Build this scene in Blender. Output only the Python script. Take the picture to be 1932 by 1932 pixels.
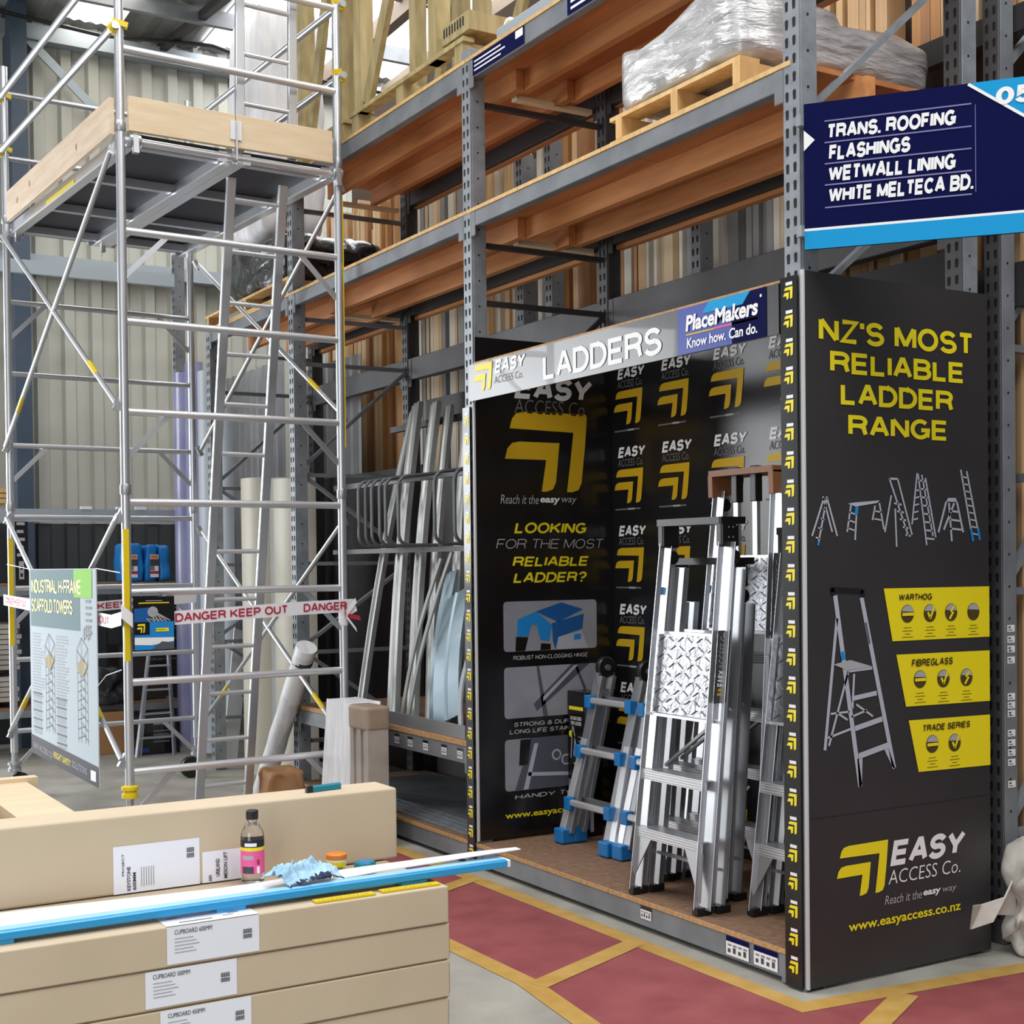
import bpy, bmesh, math, random
from mathutils import Vector, Matrix
from math import sin, cos, radians, pi, sqrt
random.seed(7)
sc = bpy.context.scene
col = sc.collection
for o in list(bpy.data.objects): bpy.data.objects.remove(o)

# ---------------------------------------------------------------- camera
cam_d = bpy.data.cameras.new('camera'); cam = bpy.data.objects.new('camera', cam_d); col.objects.link(cam)
cam_d.sensor_width = 36.0; cam_d.lens = 2600.0 / 1932 * 36; cam_d.shift_y = 133.0 / 1932
cam_d.clip_start = 0.05; cam_d.clip_end = 200
def cam_matrix(yaw, pitch, roll, pos):
    f = Vector((sin(yaw) * cos(pitch), cos(yaw) * cos(pitch), sin(pitch)))
    r = Vector((cos(yaw), -sin(yaw), 0)); u = r.cross(f)
    c, s = cos(roll), sin(roll)
    r2 = r * c + u * s; u2 = u * c - r * s
    m = Matrix((r2, u2, -f)).transposed().to_4x4(); m.translation = Vector(pos)
    return m
cam.matrix_world = cam_matrix(0.53787, -0.01386, -0.0111, (-3.496, -3.784, 1.587))
sc.camera = cam
# ---------------------------------------------------------------- world, lights, exposure
w = bpy.data.worlds.new('world'); sc.world = w; w.use_nodes = True
bg = w.node_tree.nodes['Background']; bg.inputs[1].default_value = 0.62
wn = w.node_tree; tcw = wn.nodes.new('ShaderNodeTexCoord'); sep = wn.nodes.new('ShaderNodeSeparateXYZ'); rw = wn.nodes.new('ShaderNodeValToRGB')
wn.links.new(tcw.outputs['Generated'], sep.inputs[0]); mrw = wn.nodes.new('ShaderNodeMapRange'); mrw.inputs['From Min'].default_value = -1; wn.links.new(sep.outputs['Z'], mrw.inputs['Value'])
wn.links.new(mrw.outputs['Result'], rw.inputs['Fac']); wn.links.new(rw.outputs['Color'], bg.inputs[0])
e = rw.color_ramp.elements; e[0].position = .42; e[0].color = (.22, .22, .22, 1); e[1].position = .85; e[1].color = (.92, .96, 1.0, 1)
m_ = e.new(.56); m_.color = (.20, .21, .22, 1)
def area(name, loc, target, sx, sy, power, color=(1, 1, 1)):
    l = bpy.data.lights.new(name, 'AREA'); l.shape = 'RECTANGLE'; l.size = sx; l.size_y = sy; l.energy = power; l.color = color
    o = bpy.data.objects.new(name, l); col.objects.link(o); o.location = loc
    o.rotation_euler = (Vector(target) - Vector(loc)).to_track_quat('-Z', 'Y').to_euler()
    return o
# daylight through the roof skylights (over the aisle) and through the open doorway in the end wall; the last lamp is an added side fill
area('skylight_daylight', (-2.6, 2.2, 7.6), (-2.4, 2.2, 0), 1.6, 9.0, 390, (1.0, 0.98, 0.95))
area('skylight_daylight', (-0.6, -3.5, 7.8), (-0.4, -3.0, 0), 6.0, 1.6, 360, (1.0, 0.98, 0.95))
area('skylight_daylight', (1.6, 6.6, 7.4), (1.6, 6.4, 0), 3.0, 2.0, 170, (1.0, 0.98, 0.95))
area('door_and_fill_light', (-4.5, 9.2, 2.2), (-2.5, 2.0, 1.6), 3.4, 4.0, 380, (0.95, 0.98, 1.0))
area('door_and_fill_light', (-8.8, -5.0, 2.6), (-0.5, 0.5, 1.2), 4.0, 4.2, 230, (0.97, 0.98, 1.0))  # added fill from the left, aimed at the rack front
sc.view_settings.view_transform = 'Standard'; sc.view_settings.look = 'None'; sc.view_settings.gamma = 1.0
sc.view_settings.use_curve_mapping = False; sc.view_settings.exposure = 0.25
sc.cycles.max_bounces = 7; sc.cycles.diffuse_bounces = 4; sc.cycles.glossy_bounces = 4
sc.cycles.use_denoising = True

# ---------------------------------------------------------------- materials
def lin(h):
    if isinstance(h, str):
        h = tuple(int(h[i:i + 2], 16) for i in (0, 2, 4))
    return tuple(((c / 255) / 12.92 if c / 255 <= 0.04045 else ((c / 255 + 0.055) / 1.055) ** 2.4) for c in h) + (1,)
MATS = {}
def mat(name, c, rough=0.5, metal=0.0, c2=None, scale=8.0, stretch=(1, 1, 1), bump=0.0, bscale=None, detail=4, lo=0.35, hi=0.65, rand=0.0, spec=0.5, emit=0.0, trans=0.0, alpha=1.0, coat=0.0, rrough=0.0):
    m = bpy.data.materials.new(name); m.use_nodes = True; nt = m.node_tree; N = nt.nodes; L = nt.links
    b = N['Principled BSDF']
    b.inputs['Base Color'].default_value = lin(c); b.inputs['Roughness'].default_value = rough; b.inputs['Metallic'].default_value = metal
    b.inputs['Specular IOR Level'].default_value = spec; b.inputs['Transmission Weight'].default_value = trans
    b.inputs['Alpha'].default_value = alpha; b.inputs['Coat Weight'].default_value = coat
    if emit: b.inputs['Emission Color'].default_value = lin(c); b.inputs['Emission Strength'].default_value = emit
    if c2 or bump or rrough:
        tc = N.new('ShaderNodeTexCoord'); mp = N.new('ShaderNodeMapping'); mp.inputs['Scale'].default_value = stretch
        L.new(tc.outputs['Object'], mp.inputs['Vector'])
        nz = N.new('ShaderNodeTexNoise'); nz.inputs['Scale'].default_value = scale; nz.inputs['Detail'].default_value = detail
        L.new(mp.outputs['Vector'], nz.inputs['Vector'])
        if c2:
            rp = N.new('ShaderNodeValToRGB'); rp.color_ramp.elements[0].position = lo; rp.color_ramp.elements[1].position = hi
            rp.color_ramp.elements[0].color = lin(c); rp.color_ramp.elements[1].color = lin(c2)
            L.new(nz.outputs['Fac'], rp.inputs['Fac']); out = rp.outputs['Color']
            if rand:
                oi = N.new('ShaderNodeObjectInfo'); hs = N.new('ShaderNodeHueSaturation'); mr = N.new('ShaderNodeMapRange')
                mr.inputs['To Min'].default_value = 1 - rand; mr.inputs['To Max'].default_value = 1 + rand
                L.new(oi.outputs['Random'], mr.inputs['Value']); L.new(mr.outputs['Result'], hs.inputs['Value']); L.new(out, hs.inputs['Color']); out = hs.outputs['Color']
            L.new(out, b.inputs['Base Color'])
        if rrough:
            mr2 = N.new('ShaderNodeMapRange'); mr2.inputs['To Min'].default_value = max(0.02, rough - rrough); mr2.inputs['To Max'].default_value = rough + rrough
            L.new(nz.outputs['Fac'], mr2.inputs['Value']); L.new(mr2.outputs['Result'], b.inputs['Roughness'])
        if bump:
            bp = N.new('ShaderNodeBump'); bp.inputs['Strength'].default_value = bump; bp.inputs['Distance'].default_value = 0.02
            if bscale:
                n2 = N.new('ShaderNodeTexNoise'); n2.inputs['Scale'].default_value = bscale; n2.inputs['Detail'].default_value = 5
                L.new(mp.outputs['Vector'], n2.inputs['Vector']); L.new(n2.outputs['Fac'], bp.inputs['Height'])
            else: L.new(nz.outputs['Fac'], bp.inputs['Height'])
            L.new(bp.outputs['Normal'], b.inputs['Normal'])
    MATS[name] = m
    return name
mat('concrete', (134, 131, 123), 0.75, c2=(156, 153, 145), scale=3, bump=0.15, bscale=40)
mat('red_paint', (124, 56, 60), 0.6, c2=(144, 74, 76), scale=5, lo=.3, hi=.7, bump=.06, bscale=60)
mat('yellow_paint', (166, 128, 56), 0.6, c2=(184, 150, 84), scale=9, lo=.3, hi=.75)
mat('alu', (200, 203, 208), 0.34, .8, rrough=.08, scale=6, stretch=(1, 1, .2))
mat('alu_bright', (226, 228, 232), 0.34, .7)
mat('alu_dull', (176, 178, 182), 0.42, .85, rrough=.08, scale=8)
mat('galv', (128, 134, 140), 0.45, 0.35, c2=(146, 152, 158), scale=14)
mat('grey_steel', (108, 112, 117), 0.5, 0.15, c2=(124, 128, 133), scale=6)
mat('dark_steel', (52, 50, 52), 0.5, 0.1)
mat('charcoal_steel', (74, 74, 77), 0.5, 0.1, c2=(84, 84, 87), scale=4)
mat('hole', (14, 14, 16), 0.9)
mat('deck_ply', (160, 98, 54), 0.6, c2=(184, 118, 68), scale=3, stretch=(6, .6, 6), rand=.08)
mat('joist_wood', (178, 114, 64), 0.6, c2=(198, 134, 80), scale=3, stretch=(8, .7, 8), rand=.1)
mat('light_wood', (196, 156, 100), 0.6, c2=(212, 178, 124), scale=4, stretch=(6, 6, .8), rand=.1)
mat('lit_gap_wood', (222, 196, 158), 0.6, c2=(232, 212, 178), scale=4, stretch=(1, 8, 8))  # pale tone of daylight caught in the deck gaps
mat('crate_wood', (150, 134, 92), 0.7, c2=(176, 160, 116), scale=4, stretch=(5, 5, 1), rand=.08)
mat('pine', (202, 180, 148), 0.55, c2=(214, 194, 164), scale=3, stretch=(1, 9, 9), lo=.3, hi=.7)
mat('pine_side', (196, 174, 150), 0.55, c2=(210, 190, 168), scale=3, stretch=(9, 1, 9))
mat('particle', (112, 84, 64), 0.75, c2=(134, 104, 82), scale=30, bump=.1)
mat('particle_edge', (164, 124, 80), 0.8, c2=(190, 150, 104), scale=60)
for i, (a, b_) in enumerate([((206, 200, 184), (222, 216, 204)), ((186, 150, 108), (202, 170, 130)), ((168, 118, 68), (186, 138, 88)), ((198, 174, 140), (212, 192, 162)), ((128, 128, 128), (148, 148, 148)), ((150, 104, 66), (166, 122, 84))]):
    mat('board%d' % i, a, .65, c2=b_, scale=3, stretch=(8, 8, .5), rand=.14)
mat('gap_dark', (70, 52, 40), .8)  # dark tone for the gaps between boards
mat('black_print', (15, 13, 14), .22, c2=(19, 17, 18), scale=2, spec=.6)
mat('charcoal_print', (44, 42, 44), .42, c2=(48, 46, 48), scale=2, spec=.5)
mat('header_print', (22, 22, 25), .36, spec=.9, coat=.25)
mat('white_edge', (190, 190, 192), .5)
mat('white_print', (226, 226, 228), .5)
mat('grey_print', (104, 104, 108), .5)
mat('mid_print', (160, 160, 164), .5)
mat('yellow_print', (226, 208, 22), .45)
mat('gold_print', (196, 158, 22), .45)
mat('navy_print', (8, 13, 62), .7, spec=.06)
mat('blue_print', (42, 62, 146), .4)
mat('cyan_print', (0, 142, 200), .5, spec=.2)
mat('pink_print', (196, 66, 130), .4)
mat('line_print', (110, 108, 158), .4)
mat('pic_grey', (128, 130, 140), .4, c2=(150, 152, 160), scale=3)
mat('pic_blue', (24, 128, 200), .4)
mat('pic_blue_dark', (18, 84, 150), .4)
mat('pic_silver', (168, 172, 184), .4)
mat('pic_dark', (78, 80, 92), .4)
mat('brown_print', (72, 58, 20), .5)
mat('cardboard', (186, 169, 144), .75, c2=(194, 177, 152), scale=2.5, bump=.02, bscale=30)
mat('cardboard_dark', (120, 100, 76), .8)
mat('brown_card', (150, 108, 70), .8, c2=(162, 120, 82), scale=4)
mat('tape_brown', (136, 116, 98), .5, c2=(154, 136, 118), scale=6)
mat('trim_brown', (112, 98, 82), .7)
mat('paper', (226, 228, 236), .6)
mat('ink', (58, 58, 62), .6)
mat('ink_grey', (120, 120, 126), .6)
mat('blue_level', (40, 150, 208), .28, .15, coat=.3)
mat('blue_level_light', (150, 205, 240), .3)
mat('white_plastic', (232, 234, 236), .35)
mat('yellow_plastic', (214, 186, 14), .4)
mat('black_plastic', (22, 22, 24), .4)
mat('blue_plastic', (22, 116, 184), .35, coat=.2)
mat('teal_plastic', (18, 118, 140), .4)
mat('clear_plastic', (250, 250, 252), .03, trans=.97, spec=.5)
mat('orange_plastic', (206, 120, 34), .4)
mat('cream_plastic', (222, 212, 176), .45)
mat('pink_label', (226, 84, 148), .5)
mat('rag', (140, 178, 204), .9, c2=(168, 200, 220), scale=14, bump=.3)
mat('rag_dark', (38, 48, 78), .9)
mat('brown_cap', (132, 84, 54), .5)
mat('checker', (168, 170, 174), .34, 1.0, bump=.4, bscale=30)
mat('checker_line', (112, 112, 114), .4, 1.0)
mat('wall_cream', (184, 184, 174), .5, c2=(192, 192, 182), scale=2)
mat('wall_dark', (66, 69, 72), .5, c2=(64, 68, 72), scale=2)
mat('girt', (160, 170, 178), .5, .3)
mat('column_paint', (58, 74, 92), .45, c2=(66, 82, 100), scale=3)
mat('roof_sheet', (120, 120, 118), .5, c2=(136, 136, 134), scale=4)
mat('skylight', (255, 255, 255), .5, emit=6.0)
mat('skylight_warm', (255, 250, 238), .5, emit=5.0)
mat('wrap', (172, 172, 174), .24, .3, c2=(214, 214, 216), scale=5, stretch=(1, 1, 5), bump=1.0, bscale=7, coat=.4)
mat('wrap_white', (214, 214, 218), .35, c2=(228, 228, 232), scale=6, stretch=(3, 3, .6), bump=.6)
mat('black_wrap', (24, 24, 28), .25, bump=.9, scale=9, coat=.4)
mat('sack', (186, 182, 174), .42, c2=(202, 198, 190), scale=5, bump=.8, bscale=6)
mat('brown_sheet', (34, 25, 26), .55, c2=(40, 30, 30), scale=2)
mat('corr_sheet', (150, 152, 154), .45, .15, c2=(160, 162, 164), scale=3)
mat('beige_sheet', (178, 172, 158), .5, c2=(186, 180, 166), scale=2)
mat('grey_sheet', (150, 152, 150), .5)
mat('white_sheet', (166, 172, 180), .45)
mat('lilac_plastic', (150, 152, 196), .25, trans=.35, c2=(170, 172, 206), scale=3)
mat('flashing', (146, 148, 146), .38, .55, c2=(160, 162, 160), scale=4)
mat('flashing_blue', (128, 146, 156), .36, .45)
mat('hoop_steel', (92, 94, 97), .45, .4)
mat('tape_white', (226, 224, 228), .5)
mat('tape_red', (172, 34, 62), .5)
mat('poster_pale', (186, 196, 204), .8, spec=.1)
mat('poster_green', (124, 144, 148), .8, spec=.1)
mat('poster_lime', (150, 204, 112), .8, spec=.1)
mat('bag_blue', (24, 124, 200), .4, bump=.5, scale=10)
mat('bag_black', (20, 20, 24), .4, bump=.8, scale=12)
mat('deck_dark', (52, 52, 60), .6, spec=.3)
mat('timber_grey', (150, 142, 134), .7, c2=(170, 162, 154), scale=5)

# ---------------------------------------------------------------- mesh builder
class MB:
    def __init__(s): s.v = []; s.f = []; s.m = []; s.ms = []
    def mi(s, m):
        if m not in s.ms: s.ms.append(m)
        return s.ms.index(m)
    def add(s, vs, fs, m):
        n = len(s.v); k = s.mi(m); s.v += [tuple(p) for p in vs]
        for f in fs: s.f.append(tuple(i + n for i in f)); s.m.append(k)
    def box(s, x0, x1, y0, y1, z0, z1, m):
        vs = [(x, y, z) for z in (z0, z1) for y in (y0, y1) for x in (x0, x1)]
        s.add(vs, [(0, 2, 3, 1), (4, 5, 7, 6), (0, 1, 5, 4), (2, 6, 7, 3), (0, 4, 6, 2), (1, 3, 7, 5)], m); return s
    def bar(s, p, q, a, b, m, up=(0, 0, 1), r=0.0):
        p, q = Vector(p), Vector(q); d = (q - p).normalized(); u = Vector(up); u = (u - d * u.dot(d))
        if u.length < 1e-5: u = Vector((1, 0, 0)) - d * d.x
        u.normalize(); v = d.cross(u); a /= 2; b /= 2
        pr = [(a, b), (-a, b), (-a, -b), (a, -b)]
        if r:
            pr = []
            for sx, sy in ((1, 1), (-1, 1), (-1, -1), (1, -1)):
                c = [(sx * a, sy * (b - r)), (sx * (a - r), sy * b)]
                pr += c if sx * sy > 0 else c[::-1]
        n = len(pr)
        vs = [e + v * x + u * y for e in (p, q) for x, y in pr]
        fs = [(i, (i + 1) % n, n + (i + 1) % n, n + i) for i in range(n)] + [tuple(range(n))[::-1], tuple(range(n, 2 * n))]
        s.add(vs, fs, m); return s
    def tube(s, p, q, r, m, n=12, r2=None): return s.path([p, q], r, m, n, r2=r2)
    def path(s, pts, r, m, n=10, r2=None, caps=True):
        pts = [Vector(p) for p in pts]; R = []; k = len(pts)
        u = None
        for i, p in enumerate(pts):
            d = (pts[min(i + 1, k - 1)] - pts[max(i - 1, 0)]).normalized()
            if u is None: u = d.orthogonal()
            u = (u - d * u.dot(d)).normalized(); v = d.cross(u)
            rr = r if r2 is None else r + (r2 - r) * i / (k - 1)
            R += [p + (u * cos(2 * pi * j / n) + v * sin(2 * pi * j / n)) * rr for j in range(n)]
        fs = [(i * n + j, i * n + (j + 1) % n, (i + 1) * n + (j + 1) % n, (i + 1) * n + j) for i in range(k - 1) for j in range(n)]
        if caps: fs += [tuple(range(n))[::-1], tuple(range((k - 1) * n, k * n))]
        s.add(R, fs, m); return s
    def lathe(s, c, prof, m, n=24, axis=None):
        c = Vector(c); ax = Vector(axis or (0, 0, 1)).normalized(); u = ax.orthogonal().normalized(); v = ax.cross(u)
        vs = [c + ax * z + (u * cos(2 * pi * j / n) + v * sin(2 * pi * j / n)) * r for r, z in prof for j in range(n)]
        k = len(prof)
        fs = [(i * n + j, i * n + (j + 1) % n, (i + 1) * n + (j + 1) % n, (i + 1) * n + j) for i in range(k - 1) for j in range(n)]
        fs += [tuple(range(n))[::-1], tuple(range((k - 1) * n, k * n))]
        s.add(vs, fs, m); return s
    def prism(s, poly, d, m, m2=None):
        a = [Vector(p) for p in poly]; d = Vector(d); n = len(a)
        s.add(a + [p + d for p in a], [(i, (i + 1) % n, n + (i + 1) % n, n + i) for i in range(n)], m2 or m)
        s.add(a, [tuple(range(n))[::-1]], m); s.add([p + d for p in a], [tuple(range(n))], m); return s
    def build(s, name, parent=None, smooth=False, bevel=0.0, seg=2, matrix=None):
        me = bpy.data.meshes.new(name); me.from_pydata(s.v, [], s.f)
        for m in s.ms: me.materials.append(MATS[m])
        me.polygons.foreach_set('material_index', s.m); me.update()
        bm = bmesh.new(); bm.from_mesh(me); bmesh.ops.recalc_face_normals(bm, faces=bm.faces); bm.to_mesh(me); bm.free()
        if smooth:
            me.polygons.foreach_set('use_smooth', [True] * len(me.polygons))
            try: me.set_sharp_from_angle(angle=radians(40))
            except Exception: pass
        o = bpy.data.objects.new(name, me); col.objects.link(o)
        if bevel:
            b = o.modifiers.new('b', 'BEVEL'); b.width = bevel; b.segments = seg; b.limit_method = 'ANGLE'
        if matrix is not None: o.matrix_world = matrix
        if parent is not None: o.parent = parent
        return o
def tag(o, label, cat, group=None, kind=None):
    o['label'] = label; o['category'] = cat
    if group: o['group'] = group
    if kind: o['kind'] = kind
    return o
def struct(o, label=None):
    o['kind'] = 'structure'
    if label: o['label'] = label
    return o
def thing(name, label, cat, group=None):
    o = bpy.data.objects.new(name, None); o.empty_display_size = .1; col.objects.link(o)
    return tag(o, label, cat, group)
def B(x0, x1, y0, y1, z0, z1, m): return MB().box(x0, x1, y0, y1, z0, z1, m)
def dup(root, mat4, label=None, group=None):
    r = root.copy(); col.objects.link(r); r.matrix_world = mat4 @ root.matrix_world
    if label: r['label'] = label
    if group: r['group'] = group
    for ch in list(root.children):
        c = ch.copy(); col.objects.link(c); c.parent = r
        for g in list(ch.children):
            d = g.copy(); col.objects.link(d); d.parent = c
    return r

# ---------------------------------------------------------------- lettering
TC = {}
def glyphs(t, bold=0.0, ital=0.0, thin=False):
    k = (t, bold, ital)
    if k in TC: return TC[k]
    cu = bpy.data.curves.new('t', 'FONT'); cu.body = t; cu.offset = bold; cu.shear = ital; cu.resolution_u = 3; cu.size = 1
    o = bpy.data.objects.new('t', cu); col.objects.link(o); bpy.context.view_layer.update()
    me = bpy.data.meshes.new_from_object(o.evaluated_get(bpy.context.evaluated_depsgraph_get()))
    vs = [(p.co.x, p.co.y) for p in me.vertices]; fs = [tuple(p.vertices) for p in me.polygons]
    bpy.data.objects.remove(o); bpy.data.curves.remove(cu); bpy.data.meshes.remove(me)
    x0 = min(p[0] for p in vs); x1 = max(p[0] for p in vs); y0 = min(p[1] for p in vs); y1 = max(p[1] for p in vs)
    TC[k] = ([((p[0] - x0) / (x1 - x0), (p[1] - y0) / (y1 - y0)) for p in vs], fs)
    return TC[k]
LOGO = ([(.02, .78), (.05, .90), (.1, .97), (.2, .995), (1, 1), (.97, .6), (.92, .12), (.88, .03), (.80, 0), (.73, 0), (.78, .40), (.82, .76)],
        [(-.04, .40), (-.01, .53), (.05, .60), (.14, .62), (.64, .62), (.61, .30), (.59, .12), (.55, .03), (.47, 0), (.41, 0), (.44, .20), (.47, .40)])
# ---------------------------------------------------------------- block capitals drawn as stroke ribbons
def _arc(cx, cy, rx, ry, a0, a1, n=10): return [(cx + rx * cos(radians(a0 + (a1 - a0) * i / n)), cy + ry * sin(radians(a0 + (a1 - a0) * i / n))) for i in range(n + 1)]
GL = {
 'A': (1.0, [[(0, 0), (.44, 1), (.56, 1), (1, 0)], [(.17, .33), (.83, .33)]]), 'B': (.95, [[(.5, .52), (0, .52), (0, 1), (.55, 1)] + _arc(.58, .76, .36, .24, 90, -90) + [(.4, .52)], [(.0, .52), (0, 0), (.55, 0)] + _arc(.6, .26, .4, .26, -90, 90) + [(.4, .52)]]),
 'C': (1.0, [_arc(.52, .5, .52, .5, 42, 318, 16)]), 'D': (.98, [[(.45, 0), (0, 0), (0, 1), (.45, 1)] + _arc(.45, .5, .55, .5, 90, -90, 12)]),
 'E': (.88, [[(1, 0), (0, 0), (0, 1), (1, 1)], [(0, .51), (.92, .51)]]), 'F': (.8, [[(0, 0), (0, 1), (1, 1)], [(0, .5), (.88, .5)]]),
 'G': (1.05, [_arc(.5, .5, .5, .5, 45, 318, 16) + [(.95, .15), (.98, .45), (.55, .45)]]), 'H': (.95, [[(0, 0), (0, 1)], [(1, 0), (1, 1)], [(0, .52), (1, .52)]]), 'I': (.0, [[(0, 0), (0, 1)]]),
 'J': (.75, [[(1, 1), (1, .3)] + _arc(.5, .3, .5, .3, 0, -180)]), 'K': (.98, [[(0, 0), (0, 1)], [(.96, 1), (0, .36)], [(.34, .58), (1, 0)]]), 'L': (.8, [[(0, 1), (0, 0), (1, 0)]]),
 'M': (1.12, [[(0, 0), (0, 1)], [(1, 0), (1, 1)], [(.03, 1), (.5, .06)], [(.97, 1), (.5, .06)]]), 'N': (.95, [[(0, 0), (0, 1)], [(1, 0), (1, 1)], [(.03, 1), (.97, 0)]]),
 'O': (1.08, [_arc(.5, .5, .5, .5, 90, 450, 24)]), 'P': (.9, [[(0, 0), (0, 1), (.55, 1)] + _arc(.58, .72, .42, .28, 90, -90) + [(.05, .44)]]),
 'R': (.98, [[(0, 0), (0, 1), (.55, 1)] + _arc(.58, .75, .38, .25, 90, -90) + [(.05, .50)], [(.56, .5), (.86, .40), (.9, .2), (.98, 0)]]),
 'S': (.92, [_arc(.5, .74, .46, .26, 18, 250, 12) + _arc(.5, .26, .5, .27, 70, -162, 12)]), 'T': (.85, [[(0, 1), (1, 1)], [(.5, 1), (.5, 0)]]), 'U': (.93, [[(0, 1), (0, .35)] + _arc(.5, .35, .5, .35, 180, 360, 12) + [(1, 1)]]),
 'V': (.95, [[(0, 1), (.5, 0), (1, 1)]]), 'W': (1.4, [[(0, 1), (.25, 0)], [(.25, 0), (.5, 1)], [(.5, 1), (.75, 0)], [(.75, 0), (1, 1)]]), 'X': (.95, [[(0, 0), (1, 1)], [(0, 1), (1, 0)]]), 'Y': (.98, [[(0, 1), (.5, .42), (.5, 0)], [(1, 1), (.5, .42)]]), 'Z': (.88, [[(0, 1), (1, 1), (0, 0), (1, 0)]]),
 '0': (.82, [_arc(.5, .5, .5, .5, 90, 450, 24)]), '5': (.82, [[(.92, 1), (.15, 1), (.06, .5)] + _arc(.48, .33, .5, .33, 128, -160, 14)]), '6': (.82, [_arc(.5, .32, .5, .32, 0, 360, 18), _arc(.62, .40, .6, .6, 75, 190, 8)]), '4': (.82, [[(.75, 0), (.75, 1), (0, .3), (1, .3)]]),
 '.': (.0, [[(0, -.1), (0, .12)]]), "'": (.0, [[(0, .72), (0, 1.02)]]), '-': (.45, [[(0, .4), (1, .4)]]), '?': (.8, [_arc(.5, .72, .48, .3, 170, -60, 12) + [(.5, .38), (.5, .28)], [(.5, -.1), (.5, .10)]]), '&': (1.0, [[(1, 0), (.2, .75)] + _arc(.45, .82, .27, .2, 200, -20, 8) + [(.1, .35)] + _arc(.42, .25, .42, .27, 150, 330, 8) + [(1, .5)]]),
}
def ribbon2(pl, h):
    n = len(pl); P = [Vector(p) for p in pl]; closed = (P[0] - P[-1]).length < 1e-4
    if closed: P = P[:-1]; n -= 1
    L = []; R = []
    for i in range(n):
        a = P[i - 1] if (i > 0 or closed) else None; c = P[(i + 1) % n] if (i < n - 1 or closed) else None
        d0 = (P[i] - a).normalized() if a is not None else (c - P[i]).normalized(); d1 = (c - P[i]).normalized() if c is not None else d0
        n0 = Vector((-d0.y, d0.x)); n1 = Vector((-d1.y, d1.x)); m = (n0 + n1)
        m = n0 if m.length < 1e-3 else m.normalized(); k = min(1.6, 1 / max(.4, m.dot(n0)))
        L.append(P[i] + m * h * k); R.append(P[i] - m * h * k)
    q = [(i, i + 1) for i in range(n - 1)] + ([(n - 1, 0)] if closed else [])
    return [[L[i], R[i], R[j], L[j]] for i, j in q]
def block_text(t, weight=.2, ital=0.0, gap=.11):
    gap = .05 if weight >= .22 else gap
    """quads of the string, normalised to the unit box; weight is the stroke as a share of the height"""
    key = ('blk', t, weight, ital)
    if key in TC: return TC[key]
    x = 0; out = []; 
    for ch in t:
        if ch == ' ': x += .42; continue
        wd, st = GL[ch]
        wd *= .94
        for pl in st:
            k = 0
            for q in ribbon2([(x + weight / 2 + px * max(wd - weight, 0), weight / 2 + py * (1 - weight)) for px, py in pl], weight / 2): out.append([(p.x + ital * p.y, p.y) for p in q])
        x += max(wd, weight) + gap * (.62 if weight > .1 else 1)
    ys = [p[1] for q in out for p in q]; xs = [p[0] for q in out for p in q]
    x0, x1 = min(xs), max(xs); y1 = 1.0
    TC[key] = [[((a - x0) / (x1 - x0), b_ / y1) for a, b_ in q] for q in out]
    return TC[key]
class Dec:
    """print on a flat face: frame with origin, u, v axes, normal"""
    def __init__(s, o, u, v, n, lift=.0012):
        s.o, s.u, s.v, s.n = Vector(o), Vector(u).normalized(), Vector(v).normalized(), Vector(n).normalized(); s.lift = lift; s.b = {}
    def P(s, a, b, k=1): return s.o + s.u * a + s.v * b + s.n * (s.lift * k)
    def mb(s, part): return s.b.setdefault(part, MB())
    def poly(s, part, m, pts, k=1):
        s.mb(part).add([s.P(a, b, k) for a, b in pts], [tuple(range(len(pts)))], m)
    def rect(s, part, m, a0, b0, a1, b1, k=1): s.poly(part, m, [(a0, b0), (a1, b0), (a1, b1), (a0, b1)], k)
    def line(s, part, m, p, q, wd, k=1):
        d = Vector((q[0] - p[0], q[1] - p[1])).normalized() * wd / 2; n = (-d.y, d.x)
        s.poly(part, m, [(p[0] + n[0], p[1] + n[1]), (p[0] - n[0], p[1] - n[1]), (q[0] - n[0], q[1] - n[1]), (q[0] + n[0], q[1] + n[1])], k)
    def text(s, part, m, t, a0, b0, a1, b1, bold=.02, ital=0.0, k=2, dv=0.0):
        vs, fs = glyphs(t, bold, ital)
        s.mb(part).add([s.P(a0 + (a1 - a0) * x, b0 + (b1 - b0) * y + dv * x, k) for x, y in vs], fs, m)
    def block(s, part, m, t, a0, b0, a1, b1, weight=.2, ital=0.0, k=2, dv=0.0):
        for j, q in enumerate(block_text(t, weight, ital)):
            s.poly(part, m, [(a0 + (a1 - a0) * x, b0 + (b1 - b0) * y + dv * x) for x, y in q], k + .03 * (j % 12))
    def logo(s, part, m, a0, b0, a1, b1, k=2):
        for pl in LOGO:
            # split at the inner corner so each polygon is convex enough to fill cleanly
            q = [(a0 + (a1 - a0) * x, b0 + (b1 - b0) * y) for x, y in pl]
            s.poly(part, m, [q[0], q[1], q[2], q[3], q[4], q[11]], k); s.poly(part, m, q[4:12], k)
    def circle(s, part, m, c, r, n=18, k=2, ry=None):
        s.poly(part, m, [(c[0] + r * cos(2 * pi * i / n), c[1] + (ry or r) * sin(2 * pi * i / n)) for i in range(n)], k)
    def build(s, parent):
        for part, b in s.b.items(): b.build(part.rstrip('_0123456789') or part, parent)

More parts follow.
